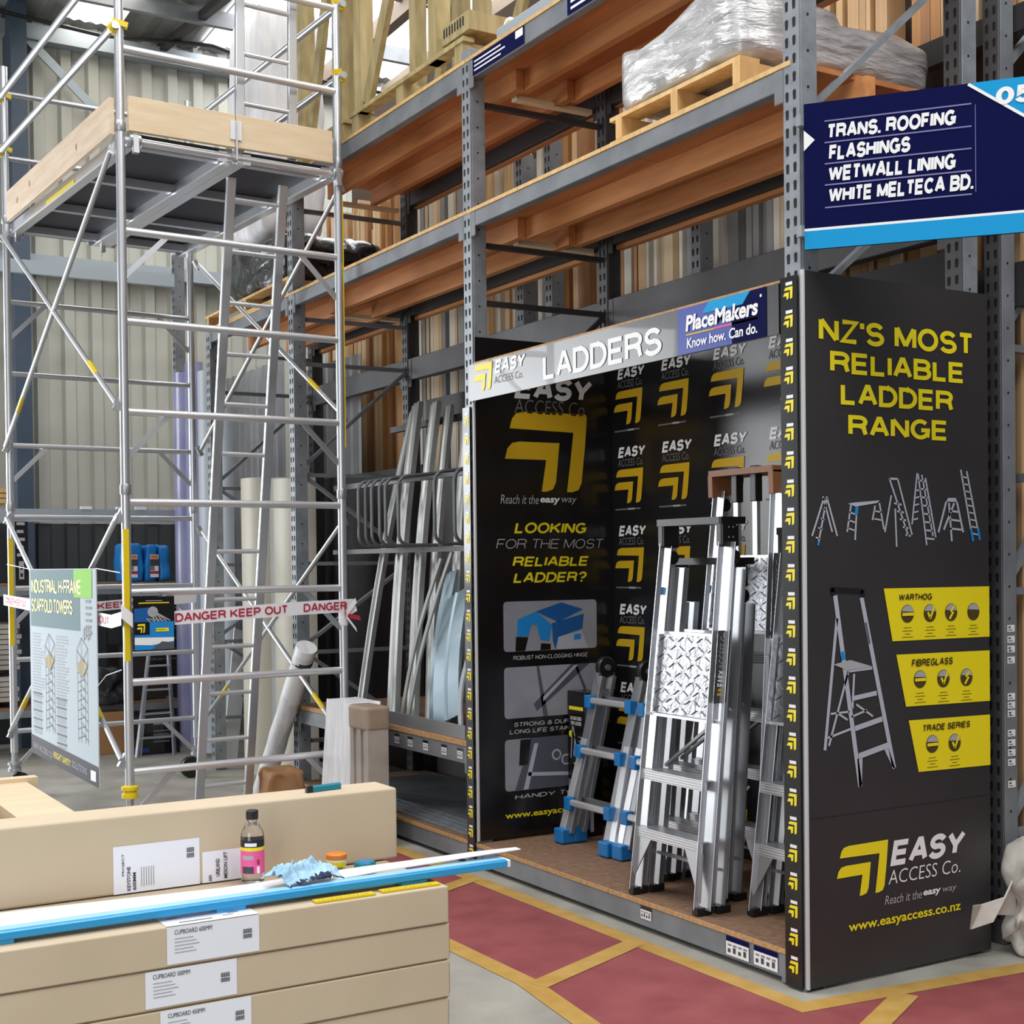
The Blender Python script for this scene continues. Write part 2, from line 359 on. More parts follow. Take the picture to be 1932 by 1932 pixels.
# ================================================================ STRUCTURE
fl = struct(B(-9, 7, -9, 10.5, -.1, 0, 'concrete').build('floor'), 'worn grey concrete warehouse floor')
b = MB()
def fpoly(m, pts, z): b.add([(x, y, z) for x, y in pts], [tuple(range(len(pts)))], m)
fpoly('red_paint', [(-.80, 3.9), (-.80, .62), (-.92, -.2), (-1.0, -1.6), (2.6, -1.6), (2.6, -.36), (.9, -.27), (-.12, -.17), (-.17, .8), (-.17, 3.9)], .001)
b.build('red_paint', fl)['kind'] = 'structure'
b = MB()
FZ = [0]
def fline(p, q, wd, z=.002):
    FZ[0] += 1; z = .0015 + .0003 * FZ[0]
    d = Vector((q[0] - p[0], q[1] - p[1])).normalized() * wd / 2
    fpoly('yellow_paint', [(p[0] - d.y, p[1] + d.x), (p[0] + d.y, p[1] - d.x), (q[0] + d.y, q[1] - d.x), (q[0] - d.y, q[1] + d.x)], z)
fline((-.13, 4.2), (-.13, -.16), .085); fline((-.17, -.12), (2.6, -.40), .095)
fline((-.82, 4.0), (-.80, .62), .09); fline((-.80, .66), (-.94, -.3), .09); fline((-.94, -.27), (-1.0, -1.6), .09)
for p, q in (((-.15, .87), (-.79, .60)), ((-.15, 2.26), (-.82, 1.93)), ((.28, -.22), (-.25, -.50)), ((-.25, -.50), (-.55, -.68)), ((1.5, -.3), (.6, -.8)), ((-.15, 3.6), (-.82, 3.3))): fline(p, q, .095, .0025)
b.build('yellow_line', fl)['kind'] = 'structure'

def corr_wall(x0, x1, y, z0, z1, m, pitch=.19, dep=.035, flip=1):
    b = MB(); xs = []; x = x0
    while x < x1:
        for dx, dy in ((0, 0), (.035, 0), (.06, dep), (.15, dep), (.175, 0)):
            xs.append((x + dx, y - dy * flip))
        x += pitch
    n = len(xs); b.add([(a, c, z0) for a, c in xs] + [(a, c, z1) for a, c in xs], [(i, i + 1, n + i + 1, n + i) for i in range(n - 1)], m)
    return b
wb = struct(corr_wall(-2.3, 6.2, 9.3, 2.0, 6.6, 'wall_cream', .25, .05).build('wall_back'), 'pale ribbed steel cladding of the end wall')
corr_wall(-2.3, 6.2, 9.3, 0, 2.0, 'wall_dark', .25).build('wall_panel', wb)['kind'] = 'structure'  # lower cladding coloured dark to stand for the shaded backing
# right-hand wall far behind the timber racks, closes the view between boards
struct(B(4.6, 4.7, -6, 9.3, 0, 7.6, 'wall_dark').build('wall_right'), 'dark cladding behind the timber storage racks')
def bx(name, a, m, bev=0, par=None):
    return MB().box(*a, m).build(name, par, bevel=bev)
struct(bx('trim_1', (-2.3, 6.2, 9.12, 9.26, 6.36, 6.50), 'girt'), 'horizontal steel girt high on the end wall')
struct(bx('trim_2', (-2.3, 6.2, 9.08, 9.26, 4.30, 4.42), 'girt'), 'horizontal steel girt half way up the end wall')
t3 = struct(bx('trim_3', (-1.0, -.86, 8.9, 9.25, 0, 7.6), 'column_paint'), 'blue-grey steel wall column at the left end')
struct(MB().bar((-.84, 9.15, 6.40), (.7, 9.15, 5.0), .08, .02, 'girt', up=(0, 1, 0)).build('trim_4'), 'steel wind brace crossing the end wall')
# roof: ribbed sheets with translucent strips, carried by purlins
def roof_y(y): return 6.58 + (9.3 - y) * .05
rf = MB()
for (x0, x1, y0, y1, m) in ((-2.3, -.50, 2.5, 9.3, 'roof_sheet'), (.0, .80, 2.5, 9.3, 'roof_sheet'), (-.50, .0, 9.1, 9.3, 'roof_sheet'), (.80, 3.3, 9.1, 9.3, 'roof_sheet'), (3.3, 6.2, 2.5, 9.3, 'roof_sheet')):
    n = max(2, int((x1 - x0) / .11)); 
    vs = []; fs = []
    for i in range(n + 1):
        x = x0 + (x1 - x0) * i / n; dz = .03 * (i % 2)
        vs += [(x, y0, roof_y(y0) + dz), (x, y1, roof_y(y1) + dz)]
    fs = [(2 * i, 2 * i + 1, 2 * i + 3, 2 * i + 2) for i in range(n)]
    rf.add(vs, fs, m)
cl = struct(rf.build('ceiling'), 'grey ribbed steel roof sheets')
def strip(name, x0, x1, y0, y1, m, label):
    b = MB(); n = int((x1 - x0) / .05); vs = []
    for i in range(n + 1):
        x = x0 + (x1 - x0) * i / n; dz = .02 * (i % 2)
        vs += [(x, y0, roof_y(y0) + dz), (x, y1, roof_y(y1) + dz)]
    b.add(vs, [(2 * i, 2 * i + 1, 2 * i + 3, 2 * i + 2) for i in range(n)], m)
    return struct(b.build(name), label)
strip('window_1', -.50, .0, 4.5, 9.1, 'skylight_warm', 'bright translucent roof strip at the upper left')
strip('window_2', .80, 3.3, 5.2, 9.1, 'skylight', 'bright translucent roof strip at the top centre')
for i, y in enumerate((8.3, 7.1, 5.9, 4.7)):
    struct(bx('trim_%d' % (5 + i), (-2.3, 6.2, y, y + .06, roof_y(y) - .16, roof_y(y) - .02), 'grey_steel'), 'steel roof purlin under the sheets')
struct(MB().bar((.42, 9.2, 6.5), (.95, 5.2, 6.65), .07, .07, 'dark_steel').build('trim_9'), 'dark roof rafter running towards the end wall')
struct(MB().bar((2.0, 9.2, 6.42), (2.0, 4.0, 6.60), .10, .16, 'trim_brown').build('trim_11'), 'brown roof rafter above the timber crates')
struct(MB().bar((2.75, 9.2, 6.42), (2.75, 4.0, 6.60), .10, .16, 'trim_brown').build('trim_12'), 'second brown roof rafter above the timber crates')
b = MB()
b.path([(-1.6, 8.9, 6.5), (-.2, 8.9, 6.42), (.8, 8.8, 6.48), (1.6, 8.7, 6.3), (2.6, 8.6, 6.25)], .018, 'black_plastic', 6)
struct(b.build('trim_10'), 'black cable slung under the roof')

# ================================================================ PALLET RACK
rack = thing('pallet_rack', 'long grey pallet rack with brown plywood decks holding the ladder display', 'pallet rack')
def upright(x0, x1, y0, y1, z1, name='upright', par=None, front=-1, m='galv', holes=True, z0=0.0, pitch=.066, mf=None):
    b = MB(); t = .012
    # lipped channel, open to the back
    xf, xb = (x0, x1) if front < 0 else (x1, x0)
    s = 1 if front < 0 else -1
    b.box(min(xf, xf + s * t), max(xf, xf + s * t), y0, y1, z0, z1, mf or m)
    b.box(min(xf + s * t, xb), max(xf + s * t, xb), y0, y0 + t, z0, z1, m); b.box(min(xf + s * t, xb), max(xf + s * t, xb), y1 - t, y1, z0, z1, m)
    b.box(min(x0, x1) + .012, max(x0, x1) + .01, y0, y1, z0, z0 + .008, m)
    if holes:
        z = z0 + .12; yc = (y0 + y1) / 2; w_ = (y1 - y0)
        while z < z1 - .05:
            for sy in (-.23, .23):
                yy = yc + sy * w_; xx = xf - s * .0012
                b.add([(xx, yy - .0085, z + .014), (xx, yy - .006, z - .016), (xx, yy + .006, z - .016), (xx, yy + .0085, z + .014), (xx, yy + .004, z + .02), (xx, yy - .004, z + .02)], [(0, 1, 2, 3, 4, 5)], 'hole')
            z += pitch
        z = z0 + .15
        while z < z1 - .05:
            xx = (x0 + x1) / 2; r = .006
            b.add([(xx + r * cos(k * pi / 3), y0 - .0012, z + r * sin(k * pi / 3)) for k in range(6)], [tuple(range(6))], 'hole'); z += pitch * 2
    return b.build(name, par, bevel=.002, seg=1)
FR = [0.0, 2.45, 4.90, 6.62]
for i, y in enumerate(FR):
    top = 4.25 if i else 5.4
    if i == 3: top = 3.42
    upright(0, .09, y, y + .085, top, par=rack); upright(.85, .945, y, y + .085, top, par=rack, mf='charcoal_steel', m='galv' if i == 0 else 'dark_steel')  # charcoal face on the rear posts stands for their shade
    zs = (.4, 1.0, 1.6, 2.2, 2.95, 3.25) if i == 3 else (.4, 1.0, 1.6, 2.2, 2.95, 3.25, 3.98) if i else (.4, 1.0, 1.6, 2.2, 4.6)
    m = 'galv' if i == 0 else ('dark_steel' if i == 1 else 'grey_steel')  # second frame's braces drawn dark for the shadow they hang in
    for z in zs:
        MB().bar((.085, y + .043, z), (.852, y + .043, z), .035, .025, m).build('brace', rack)
    dg = ((2.55, 3.18), (3.24, 3.93), (.45, 1.0), (1.0, 1.6), (1.6, 2.2)) if i == 0 else (((2.25, 2.95), (.45, 1.0), (1.05, 1.6), (1.65, 2.2)) if i else ())
    for k, (z0, z1) in enumerate(dg):
        a, c = ((.07, z0), (.87, z1))
        if k % 2 and i: a, c = (.87, z0), (.07, z1)
        MB().bar((a[0], y + .04, a[1]), (c[0], y + .04, c[1]), .034, .022, m).build('brace', rack)
def beam(bay, z0, z1, rear=False, m='grey_steel', dx=.05):
    y0, y1 = FR[bay] + .085, FR[bay + 1]
    x0 = .86 if rear else .0
    b = MB()
    for yy in ((y0, y0 + .006), (y1 - .006, y1)): pass
    b.box(x0, x0 + dx, y0, y1, z0, z1, m)
    for yy in ((y0 - .004, y0 + .045), (y1 - .045, y1 + .004)):
        b.box(x0 - .004, x0 + .004, yy[0], yy[1], z0 - .05 if z0 > .06 else .005, z1 - .002, m)
    return b.build('beam', rack, bevel=.003, seg=1)
def deck(bay, z, m, th=.02, x0=.0, x1=.95, edge=None, joists=True):
    y0, y1 = FR[bay] + .04, FR[bay + 1] + .04
    n = 2
    for k in range(n):
        a = y0 + (y1 - y0) * k / n; c = y0 + (y1 - y0) * (k + 1) / n - .004
        b = MB().box(x0 + .004, x1, a, c, z, z + th, m)
        if edge: b.box(x0 - .004, x0 + .004, a, c, z + .001, z + th - .001, edge)
        b.build('deck_board', rack)
    if joists:
        for xj in ((.27, .59) if bay % 2 else (.32, .64)):
            MB().box(xj, xj + .045, y0 - .06, y1 - .02, z - .105, z - .001, 'joist_wood').build('joist', rack)
        for xj in (.90,):
            MB().box(xj, xj + .045, y0 + .06, y1 - .06, z - .10, z - .001, 'joist_wood').build('joist', rack)
for bay in range(3):
    if bay < 2: beam(bay, .022, .112)
    beam(bay, .022, .112, True, 'dark_steel')
    beam(bay, 3.325, 3.402); beam(bay, 3.325, 3.402, True, 'dark_steel')
    deck(bay, 3.402, 'deck_ply', edge='light_wood')
    if bay < 2:
        beam(bay, 4.085, 4.18); beam(bay, 4.085, 4.18, True, 'dark_steel'); deck(bay, 4.18, 'deck_ply', edge='light_wood')
    beam(bay, 2.88, 3.03, True, 'charcoal_steel', .06)
    if bay < 2: deck(bay, .113, 'particle', edge='particle_edge', joists=False)
beam(1, .532, .625); beam(1, .532, .625, True, 'dark_steel'); deck(1, .626, 'particle', th=.03, edge='particle_edge', joists=False)
for y, z in ((2.56, 3.30), (2.56, 4.07), (4.98, 3.30), (4.98, 4.07)):
    MB().box(.35, .84, y, y + .05, z, z + .025, 'lit_gap_wood').build('lit_gap_slat', rack)  # slats added for daylight showing in the gap between decks
# end guard rail in front of the mid shelf and price labels on the beams
MB().box(.012, .02, 2.6, 3.62, .655, .73, 'alu_dull').build('retaining_rail', rack)
def label_strip(y0, z0, w_, h, kind):
    d = Dec((-.0025, y0, z0), (0, -1, 0), (0, 0, 1), (-1, 0, 0), .001)
    b = d.mb('price_label')
    d.rect('price_label', 'navy_print' if kind != 2 else 'black_print', 0, h * .72, w_, h, 1); d.rect('price_label', 'white_print', 0, 0, w_, h * .72, 1)
    for k in range(4):
        a = w_ * (.08 + .23 * k); d.rect('price_label', 'ink', a, h * .15, a + w_ * .12, h * (.35 + .1 * (k % 2)), 2); d.rect('price_label', 'ink_grey', a, h * .5, a + w_ * .16, h * .6, 2)
    d.build(rack)
for y in (.45, .285): label_strip(y, .035, .135, .075, 0)
label_strip(1.02, .055, .075, .055, 2)
for y in (3.42, 3.25, 3.06, 2.84, 2.66): label_strip(y, .555, .062, .055, 2)
d = Dec((-.0025, 2.42, 4.09), (0, -1, 0), (0, 0, 1), (-1, 0, 0))
d.rect('beam_sign', 'navy_print', 0, 0, .52, .088); d.rect('beam_sign', 'white_print', .44, .045, .51, .082, 2)
for k in range(3): d.rect('beam_sign', 'white_print', .03, .018 + .022 * k, .3 + .04 * (k % 2), .026 + .022 * k, 2)
d.build(rack)
d = Dec((-.0025, 1.52, 4.09), (0, -1, 0), (0, 0, 1), (-1, 0, 0))
d.rect('beam_sign', 'navy_print', 0, 0, .3, .088); 
for k in range(2): d.rect('beam_sign', 'white_print', .03, .018 + .03 * k, .26, .03 + .03 * k, 2)
d.build(rack)
d = Dec((.40, 2.5, .3), (0, -1, 0), (0, 0, 1), (-1, 0, 0))

# ================================================================ LADDER DISPLAY SIGNS
# --- end panel
t = thing('end_panel_sign', 'tall charcoal end panel with yellow slogan about the ladder range', 'sign')
B(0.004, .98, -.016, -.004, .012, 2.642, 'charcoal_print').build('panel', t)
B(-.004, .004, -.018, -.002, .012, 2.645, 'white_edge').build('edge_strip', t)
d = Dec((0, -.016, 0), (1, 0, 0), (0, 0, 1), (0, -1, 0))
for s_, a0, z0, a1, z1 in (("NZ'S MOST", .071, 2.39, .885, 2.478), ('RELIABLE', .126, 2.278, .832, 2.358), ('LADDER', .178, 2.163, .777, 2.243), ('RANGE', .215, 2.048, .736, 2.126)):
    d.block('lettering', 'yellow_print', s_, a0, z0, a1, z1, .20)
d.rect('seam', 'hole', .004, .636, .98, .638)
d.logo('logo', 'yellow_print', .150, .325, .405, .520)
d.block('white_lettering', 'white_print', 'EASY', .415, .416, .83, .512, .23, .2)
d.text('white_lettering', 'white_print', 'ACCESS Co.', .405, .347, .80, .400, -.01, .12)
d.text('white_lettering', 'mid_print', 'Reach it the', .386, .272, .585, .306, 0, .2); d.text('white_lettering', 'white_print', 'easy', .593, .272, .69, .299, .03, .1); d.text('white_lettering', 'mid_print', 'way', .70, .272, .779, .297, 0, .2)
d.text('lettering', 'yellow_print', 'www.easyaccess.co.nz', .197, .186, .802, .222, .02)
def step_pic(stx, top, bot, wt, wb, n, m='pic_silver', back=True, lw=.009, part='ladder_picture', sp=.1, feet=None):
    # small drawing of a ladder: two stiles, rungs, rear legs
    l0, l1 = (stx - wt / 2, top), (stx - wb / 2, bot); r0, r1 = (stx + wt / 2, top), (stx + wb / 2 , bot)
    for p, q in ((l0, l1), (r0, r1)):
        d.line(part, m, p, q, lw, 2)
        if feet: d.line(part, feet, (q[0] + (p[0] - q[0]) * .12, q[1] + (p[1] - q[1]) * .12), q, lw * 1.1, 3)
    for k in range(1, n + 1):
        f = k / (n + .5)
        d.line(part, m, (l0[0] + (l1[0] - l0[0]) * f, top + (bot - top) * f), (r0[0] + (r1[0] - r0[0]) * f, top + (bot - top) * f), lw, 2)
d.line('ladder_picture', 'pic_silver', (.03, 1.675), (.09, 1.815), .008, 2); d.line('ladder_picture', 'pic_silver', (.06, 1.645), (.105, 1.82), .008, 2)
d.line('ladder_picture', 'pic_silver', (.155, 1.675), (.105, 1.815), .008, 2); d.line('ladder_picture', 'pic_silver', (.13, 1.69), (.085, 1.82), .008, 2)
for k in range(4): d.line('ladder_picture', 'pic_silver', (.048 + .013 * k, 1.67 + .035 * k), (.072 + .01 * k, 1.665 + .035 * k), .006, 2)
d.line('ladder_picture', 'pic_blue', (.058, 1.640), (.062, 1.655), .010, 3)
d.poly('ladder_picture', 'pic_silver', [(.21, 1.795), (.24, 1.80), (.375, 1.81), (.36, 1.80), (.25, 1.785)], 2)
d.line('ladder_picture', 'pic_blue', (.255, 1.785), (.25, 1.755), .016, 3)
for (p, q) in (((.225, 1.79), (.205, 1.69)), ((.255, 1.78), (.245, 1.66)), ((.35, 1.79), (.335, 1.735)), ((.372, 1.80), (.395, 1.70))): d.line('ladder_picture', 'pic_silver', p, q, .008, 2)
for k in range(3): d.line('ladder_picture', 'pic_silver', (.215 - .004 * k, 1.765 - .03 * k), (.25 - .002 * k, 1.755 - .03 * k), .006, 2)
for k in range(2): d.line('ladder_picture', 'pic_silver', (.345, 1.77 - .03 * k), (.385, 1.765 - .03 * k), .006, 2)
for (p, q) in (((.425, 1.895), (.525, 1.675)), ((.47, 1.893), (.545, 1.68)), ((.435, 1.83), (.4, 1.69)), ((.455, 1.78), (.462, 1.634)), ((.425, 1.893), (.47, 1.893))): d.line('ladder_picture', 'pic_silver', p, q, .008, 2)
for k in range(5): d.line('ladder_picture', 'pic_silver', (.45 + .015 * k, 1.80 - .03 * k), (.49 + .012 * k, 1.795 - .03 * k), .007, 2)
for (p, q) in (((.575, 1.918), (.545, 1.72)), ((.60, 1.912), (.66, 1.675)), ((.58, 1.915), (.625, 1.64)), ((.62, 1.90), (.675, 1.67))): d.line('ladder_picture', 'pic_silver', p, q, .008, 2)
for k in range(8): d.line('ladder_picture', 'pic_silver', (.583 + .006 * k, 1.89 - .032 * k), (.618 + .007 * k, 1.887 - .032 * k), .007, 2)
for k in range(5): d.line('ladder_picture', 'pic_silver', (.57 - .005 * k, 1.85 - .028 * k), (.59 - .003 * k, 1.855 - .028 * k), .006, 2)
d.poly('ladder_picture', 'pic_silver', [(.735, 1.81), (.745, 1.825), (.79, 1.825), (.795, 1.81)], 2)
for (p, q) in (((.735, 1.81), (.69, 1.69)), ((.75, 1.805), (.765, 1.655)), ((.795, 1.81), (.83, 1.69)), ((.78, 1.805), (.72, 1.70))): d.line('ladder_picture', 'pic_silver', p, q, .010, 2)
for k in range(3): d.line('ladder_picture', 'pic_silver', (.755, 1.775 - .035 * k), (.80 + .01 * k, 1.77 - .035 * k), .008, 2)
for (p, q) in (((.818, 1.937), (.885, 1.655)), ((.852, 1.932), (.925, 1.66))):
    d.line('ladder_picture', 'pic_silver', p, q, .009, 2); d.line('ladder_picture', 'pic_blue', (q[0] - .012, q[1] + .05), q, .012, 3)
for k in range(9): d.line('ladder_picture', 'pic_silver', (.825 + .0067 * k, 1.91 - .028 * k), (.858 + .007 * k, 1.905 - .028 * k), .006, 2)
# the large stepladder printed on the panel
L_ = lambda p, q, w_, m='pic_silver', k=2: d.line('stepladder_picture', m, p, q, w_, k)
L_((.15, 1.37), (.085, .885), .014); L_((.205, 1.17), (.105, .90), .010); L_((.235, 1.16), (.225, 1.03), .010)
L_((.142, 1.455), (.262, .735), .021); L_((.276, 1.445), (.44, .79), .02)
L_((.12, 1.478), (.285, 1.468), .018, 'black_plastic', 3); L_((.125, 1.482), (.132, 1.458), .02, 'black_plastic', 3); L_((.282, 1.472), (.28, 1.445), .02, 'black_plastic', 3)
d.poly('stepladder_picture', 'mid_print', [(.13, 1.2), (.215, 1.213), (.33, 1.183), (.2, 1.175)], 3); L_((.2, 1.172), (.328, 1.178), .012)
L_((.222, 1.068), (.35, 1.082), .018, k=3); L_((.236, .955), (.378, .982), .02, k=3); L_((.254, .85), (.408, .88), .022, k=3)
L_((.115, 1.018), (.21, 1.02), .008); L_((.155, 1.015), (.20, .99), .008); L_((.245, 1.045), (.33, .995), .008); L_((.22, 1.0), (.30, 1.02), .008); L_((.10, .93), (.215, .955), .009)
d.poly('stepladder_picture', 'pic_silver', [(.248, .84), (.275, .85), (.27, .735), (.256, .735)], 2); d.poly('stepladder_picture', 'pic_silver', [(.385, .87), (.41, .87), (.445, .79), (.437, .785)], 2)
L_((.172, 1.245), (.182, 1.215), .02, 'pic_blue', 3); L_((.296, 1.35), (.315, 1.27), .008, 'pic_dark', 3)
for quad, ttl, tb, cs in (([(.392, 1.476), (.436, 1.274), (.979, 1.272), (.979, 1.474)], 'WARTHOG', (.471, 1.428, .65, 1.453), ((.516, 1.377), (.639, 1.376), (.757, 1.376), (.884, 1.375))),
                          ([(.456, 1.222), (.506, 1.02), (.979, 1.014), (.979, 1.217)], 'FIBREGLASS', (.535, 1.172, .763, 1.2), ((.582, 1.122), (.711, 1.118), (.842, 1.116))),
                          ([(.52, .966), (.572, .763), (.979, .756), (.979, .959)], 'TRADE SERIES', (.597, .918, .86, .943), ((.647, .866), (.772, .862)))):
    d.poly('range_box', 'yellow_print', quad, 2)
    d.block('range_title', 'brown_print', ttl, *tb, .21, .15, 4)
    for k, (a, z) in enumerate(cs):
        d.circle('icon', 'brown_print', (a, z), .035, k=3); d.poly('icon', 'mid_print', [(a + .033 * cos(.2 + i * .33), z + .033 * sin(.2 + i * .33)) for i in range(9)], 4)
        if k == 0: d.rect('icon', 'yellow_print', a - .03, z - .008, a + .031, z + .004, 5)
        if k == 1: d.line('icon', 'yellow_print', (a - .014, z + .004), (a - .002, z - .02), .010, 5); d.line('icon', 'yellow_print', (a - .002, z - .022), (a + .022, z + .026), .010, 5)
        if k == 2: d.line('icon', 'yellow_print', (a + .014, z + .024), (a - .006, z + .002), .010, 5); d.line('icon', 'yellow_print', (a + .010, z + .002), (a - .012, z - .026), .010, 5)
        for j, wd in enumerate((.04, .055, .03, .06)): d.rect('icon', 'brown_print', a - wd / 2, z - .055 - .012 * j, a + wd / 2, z - .053 - .012 * j, 3)
d.build(t)
# --- header
t = thing('header_sign', 'glossy dark header board over the display reading LADDERS', 'sign')
B(-.02, -.008, .095, 2.455, 2.425, 2.613, 'header_print').build('panel', t)
B(-.008, .03, .095, 2.43, 2.60, 2.625, 'particle_edge').build('backing_batten', t)
d = Dec((-.02, 0, 0), (0, -1, 0), (0, 0, 1), (-1, 0, 0))
Y_ = lambda y: -y
d.logo('logo', 'yellow_print', -2.395, 2.465, -2.21, 2.602)
d.block('lettering', 'white_print', 'EASY', -2.19, 2.535, -1.89, 2.603, .23, .2)
d.text('lettering', 'grey_print', 'ACCESS Co.', -2.195, 2.487, -1.92, 2.522, -.01, .1)
d.block('lettering', 'white_print', 'LADDERS', -1.732, 2.449, -.808, 2.565, .18)
d.rect('blue_panel', 'blue_print', -.70, 2.4255, -.162, 2.6125); d.rect('blue_panel', 'navy_print', -.36, 2.4256, -.162, 2.6124, 2)
d.poly('swoosh', 'cyan_print', [(-.54, 2.572), (-.50, 2.6125), (-.25, 2.6122), (-.295, 2.568)], 3)
d.text('lettering', 'white_print', 'PlaceMakers', -.644, 2.514, -.205, 2.578, .035, .12, 4)
d.rect('underline', 'gold_print', -.644, 2.4985, -.472, 2.5045, 2); d.rect('underline', 'pink_print', -.472, 2.4985, -.21, 2.5075, 2)
d.text('lettering', 'white_print', 'Know how. Can do.', -.639, 2.446, -.211, 2.487, .02, .08, 3)
d.circle('lettering', 'white_print', (-.19, 2.583), .006, 10, 3)
d.build(t)
# --- inner left panel
t = thing('side_panel_sign', 'black inner side panel asking shoppers about the most reliable ladder', 'sign')
B(.006, .858, 2.438, 2.446, .146, 2.76, 'black_print').build('panel', t)
B(-.006, .005, 2.436, 2.446, .146, 2.42, 'white_edge').build('edge_strip', t)
d = Dec((0, 2.438, 0), (1, 0, 0), (0, 0, 1), (0, -1, 0))
d.block('lettering', 'white_print', 'EASY', .24, 2.455, .735, 2.575, .23, .2); d.text('lettering', 'grey_print', 'ACCESS Co.', .24, 2.378, .70, 2.452, -.01, .1)
d.logo('logo', 'gold_print', .20, 1.967, .70, 2.389)
d.text('lettering', 'mid_print', 'Reach it the', .15, 1.900, .385, 1.948, 0, .2); d.text('lettering', 'white_print', 'easy', .395, 1.898, .52, 1.935, .03, .1); d.text('lettering', 'mid_print', 'way', .53, 1.90, .627, 1.937, 0, .2)
for s_, m, a in (('LOOKING', 'yellow_print', (.231, 1.745, .69, 1.803)), ('FOR THE MOST', 'mid_print', (.12, 1.664, .80, 1.715)), ('RELIABLE', 'yellow_print', (.218, 1.570, .70, 1.622)), ('LADDER?', 'yellow_print', (.222, 1.484, .687, 1.538))):
    d.block('lettering', m, s_, *a, .19 if m == 'yellow_print' else .09, .2)
for z0, z1, cap in ((1.122, 1.386, ('ROBUST NON-CLOGGING HINGE',)), (.770, 1.040, ('STRONG & DURABLE', 'LONG LIFE STAINLESS')), (.388, .66, ('HANDY TOOL',))):
    r = .02; pts = []
    for cx_, cz, a0 in ((.75 - r, z1 - r, 0), (.16 + r, z1 - r, 90), (.16 + r, z0 + r, 180), (.75 - r, z0 + r, 270)):
        pts += [(cx_ + r * cos(radians(a0 + k * 30)), cz + r * sin(radians(a0 + k * 30))) for k in range(4)]
    d.poly('photo', 'pic_grey', pts, 1)
    for i, c in enumerate(cap): d.block('caption', 'mid_print', c, .217 if i == 0 else .189, z0 - .045 - .037 * i, .687, z0 - .022 - .037 * i, .17, .1)
pp = lambda m, pts, k=2: d.poly('photo', m, pts, k)
pp('pic_blue_dark', [(.36, 1.33), (.52, 1.375), (.66, 1.335), (.50, 1.27)]); pp('pic_blue', [(.245, 1.29), (.36, 1.33), (.46, 1.255), (.44, 1.17), (.385, 1.18), (.365, 1.26), (.33, 1.26), (.31, 1.20), (.24, 1.205)], 3); pp('pic_blue_dark', [(.46, 1.265), (.665, 1.31), (.655, 1.23), (.50, 1.19), (.48, 1.124), (.465, 1.17)], 2)
pp('black_print', [(.235, 1.20), (.31, 1.195), (.29, 1.124), (.23, 1.124)], 3); pp('black_print', [(.39, 1.16), (.45, 1.155), (.45, 1.124), (.385, 1.124)], 3); pp('pic_silver', [(.50, 1.19), (.65, 1.22), (.69, 1.124), (.49, 1.124)], 2); pp('pic_blue', [(.60, 1.20), (.645, 1.205), (.645, 1.175), (.60, 1.17)], 3)
pp('pic_dark', [(.34, .84), (.58, 1.04), (.70, 1.04), (.36, .80)]); pp('pic_dark', [(.36, 1.04), (.375, 1.04), (.43, .77), (.40, .77)]); pp('pic_silver', [(.40, .875), (.60, 1.035), (.625, 1.035), (.40, .85)], 3); pp('pic_dark', [(.60, 1.04), (.615, 1.04), (.68, .90), (.66, .90)], 2)
pp('black_print', [(.255, .655), (.32, .655), (.30, .52), (.245, .52)], 3); pp('pic_dark', [(.32, .66), (.74, .66), (.74, .39), (.22, .39)], 2); pp('pic_silver', [(.34, .63), (.365, .63), (.30, .39), (.27, .39)], 4); pp('pic_silver', [(.30, .48), (.60, .46), (.60, .44), (.30, .46)], 4)
for k in range(3): d.circle('photo', 'pic_silver', (.48 + .06 * k, .56 - .03 * k), .03, k=3); d.circle('photo', 'pic_dark', (.48 + .06 * k, .56 - .03 * k), .02, k=4)
d.text('lettering', 'yellow_print', 'www.easyaccess.co.nz', .158, .235, .80, .268, .02)
d.build(t)
# --- back panel with repeated logos
t = thing('back_panel_sign', 'glossy black back panel printed with rows of small logos', 'sign')
B(.862, .872, .095, 2.436, .146, 2.82, 'black_print').build('panel', t)
d = Dec((.862, 0, 0), (0, -1, 0), (0, 0, 1), (-1, 0, 0))
for ci, (y, g) in enumerate(((2.275, 1), (1.88, 1), (1.457, 1), (1.05, 1), (.65, 1), (.25, 1))):
    for ri in range(6):
        z = 2.42 - .425 * ri
        d.logo('logo_%d_%d' % (ci, ri), 'gold_print', -y - .125, z - .09, -y + .13, z + .095)
        d.block('lettering', 'white_print', 'EASY', -y - .10, z + .158, -y + .15, z + .215, .23, .2)
        d.text('lettering', 'grey_print', 'ACCESS Co.', -y - .10, z + .11, -y + .13, z + .15, 0, .1)
        d.rect('tagline', 'grey_print', -y - .13, z - .125, -y + .10, z - .117); d.rect('tagline', 'mid_print', -y - .01, z - .126, -y + .05, z - .116, 2)
d.build(t)
# --- post wraps
def post_wrap(label, y0, y1, z0, z1, zstart, n, pitch, gap=0):
    t = thing('post_wrap', label, 'post wrap', 'printed wraps on the display posts')
    B(-.016, -.006, y0, y1, z0, z1, 'black_print').build('strip', t)
    d = Dec((-.016, (y0 + y1) / 2, 0), (0, -1, 0), (0, 0, 1), (-1, 0, 0))
    for k in range(n):
        z = zstart - pitch * k
        if z < z0 + .03: break
        d.rect('logo_%d' % k, 'white_print', -.012, z + .018, .024, z + .030)
        d.poly('logo_%d' % k, 'yellow_print', [(-.02, z + .000), (-.014, z + .011), (.026, z + .012), (.024, z - .03), (.012, z - .034), (.012, z + .0)], 1)
        d.poly('logo_%d' % k, 'yellow_print', [(-.026, z - .020), (-.018, z - .008), (.006, z - .007), (.004, z - .03), (-.006, z - .034), (-.008, z - .02)], 1)
    d.build(t); return t
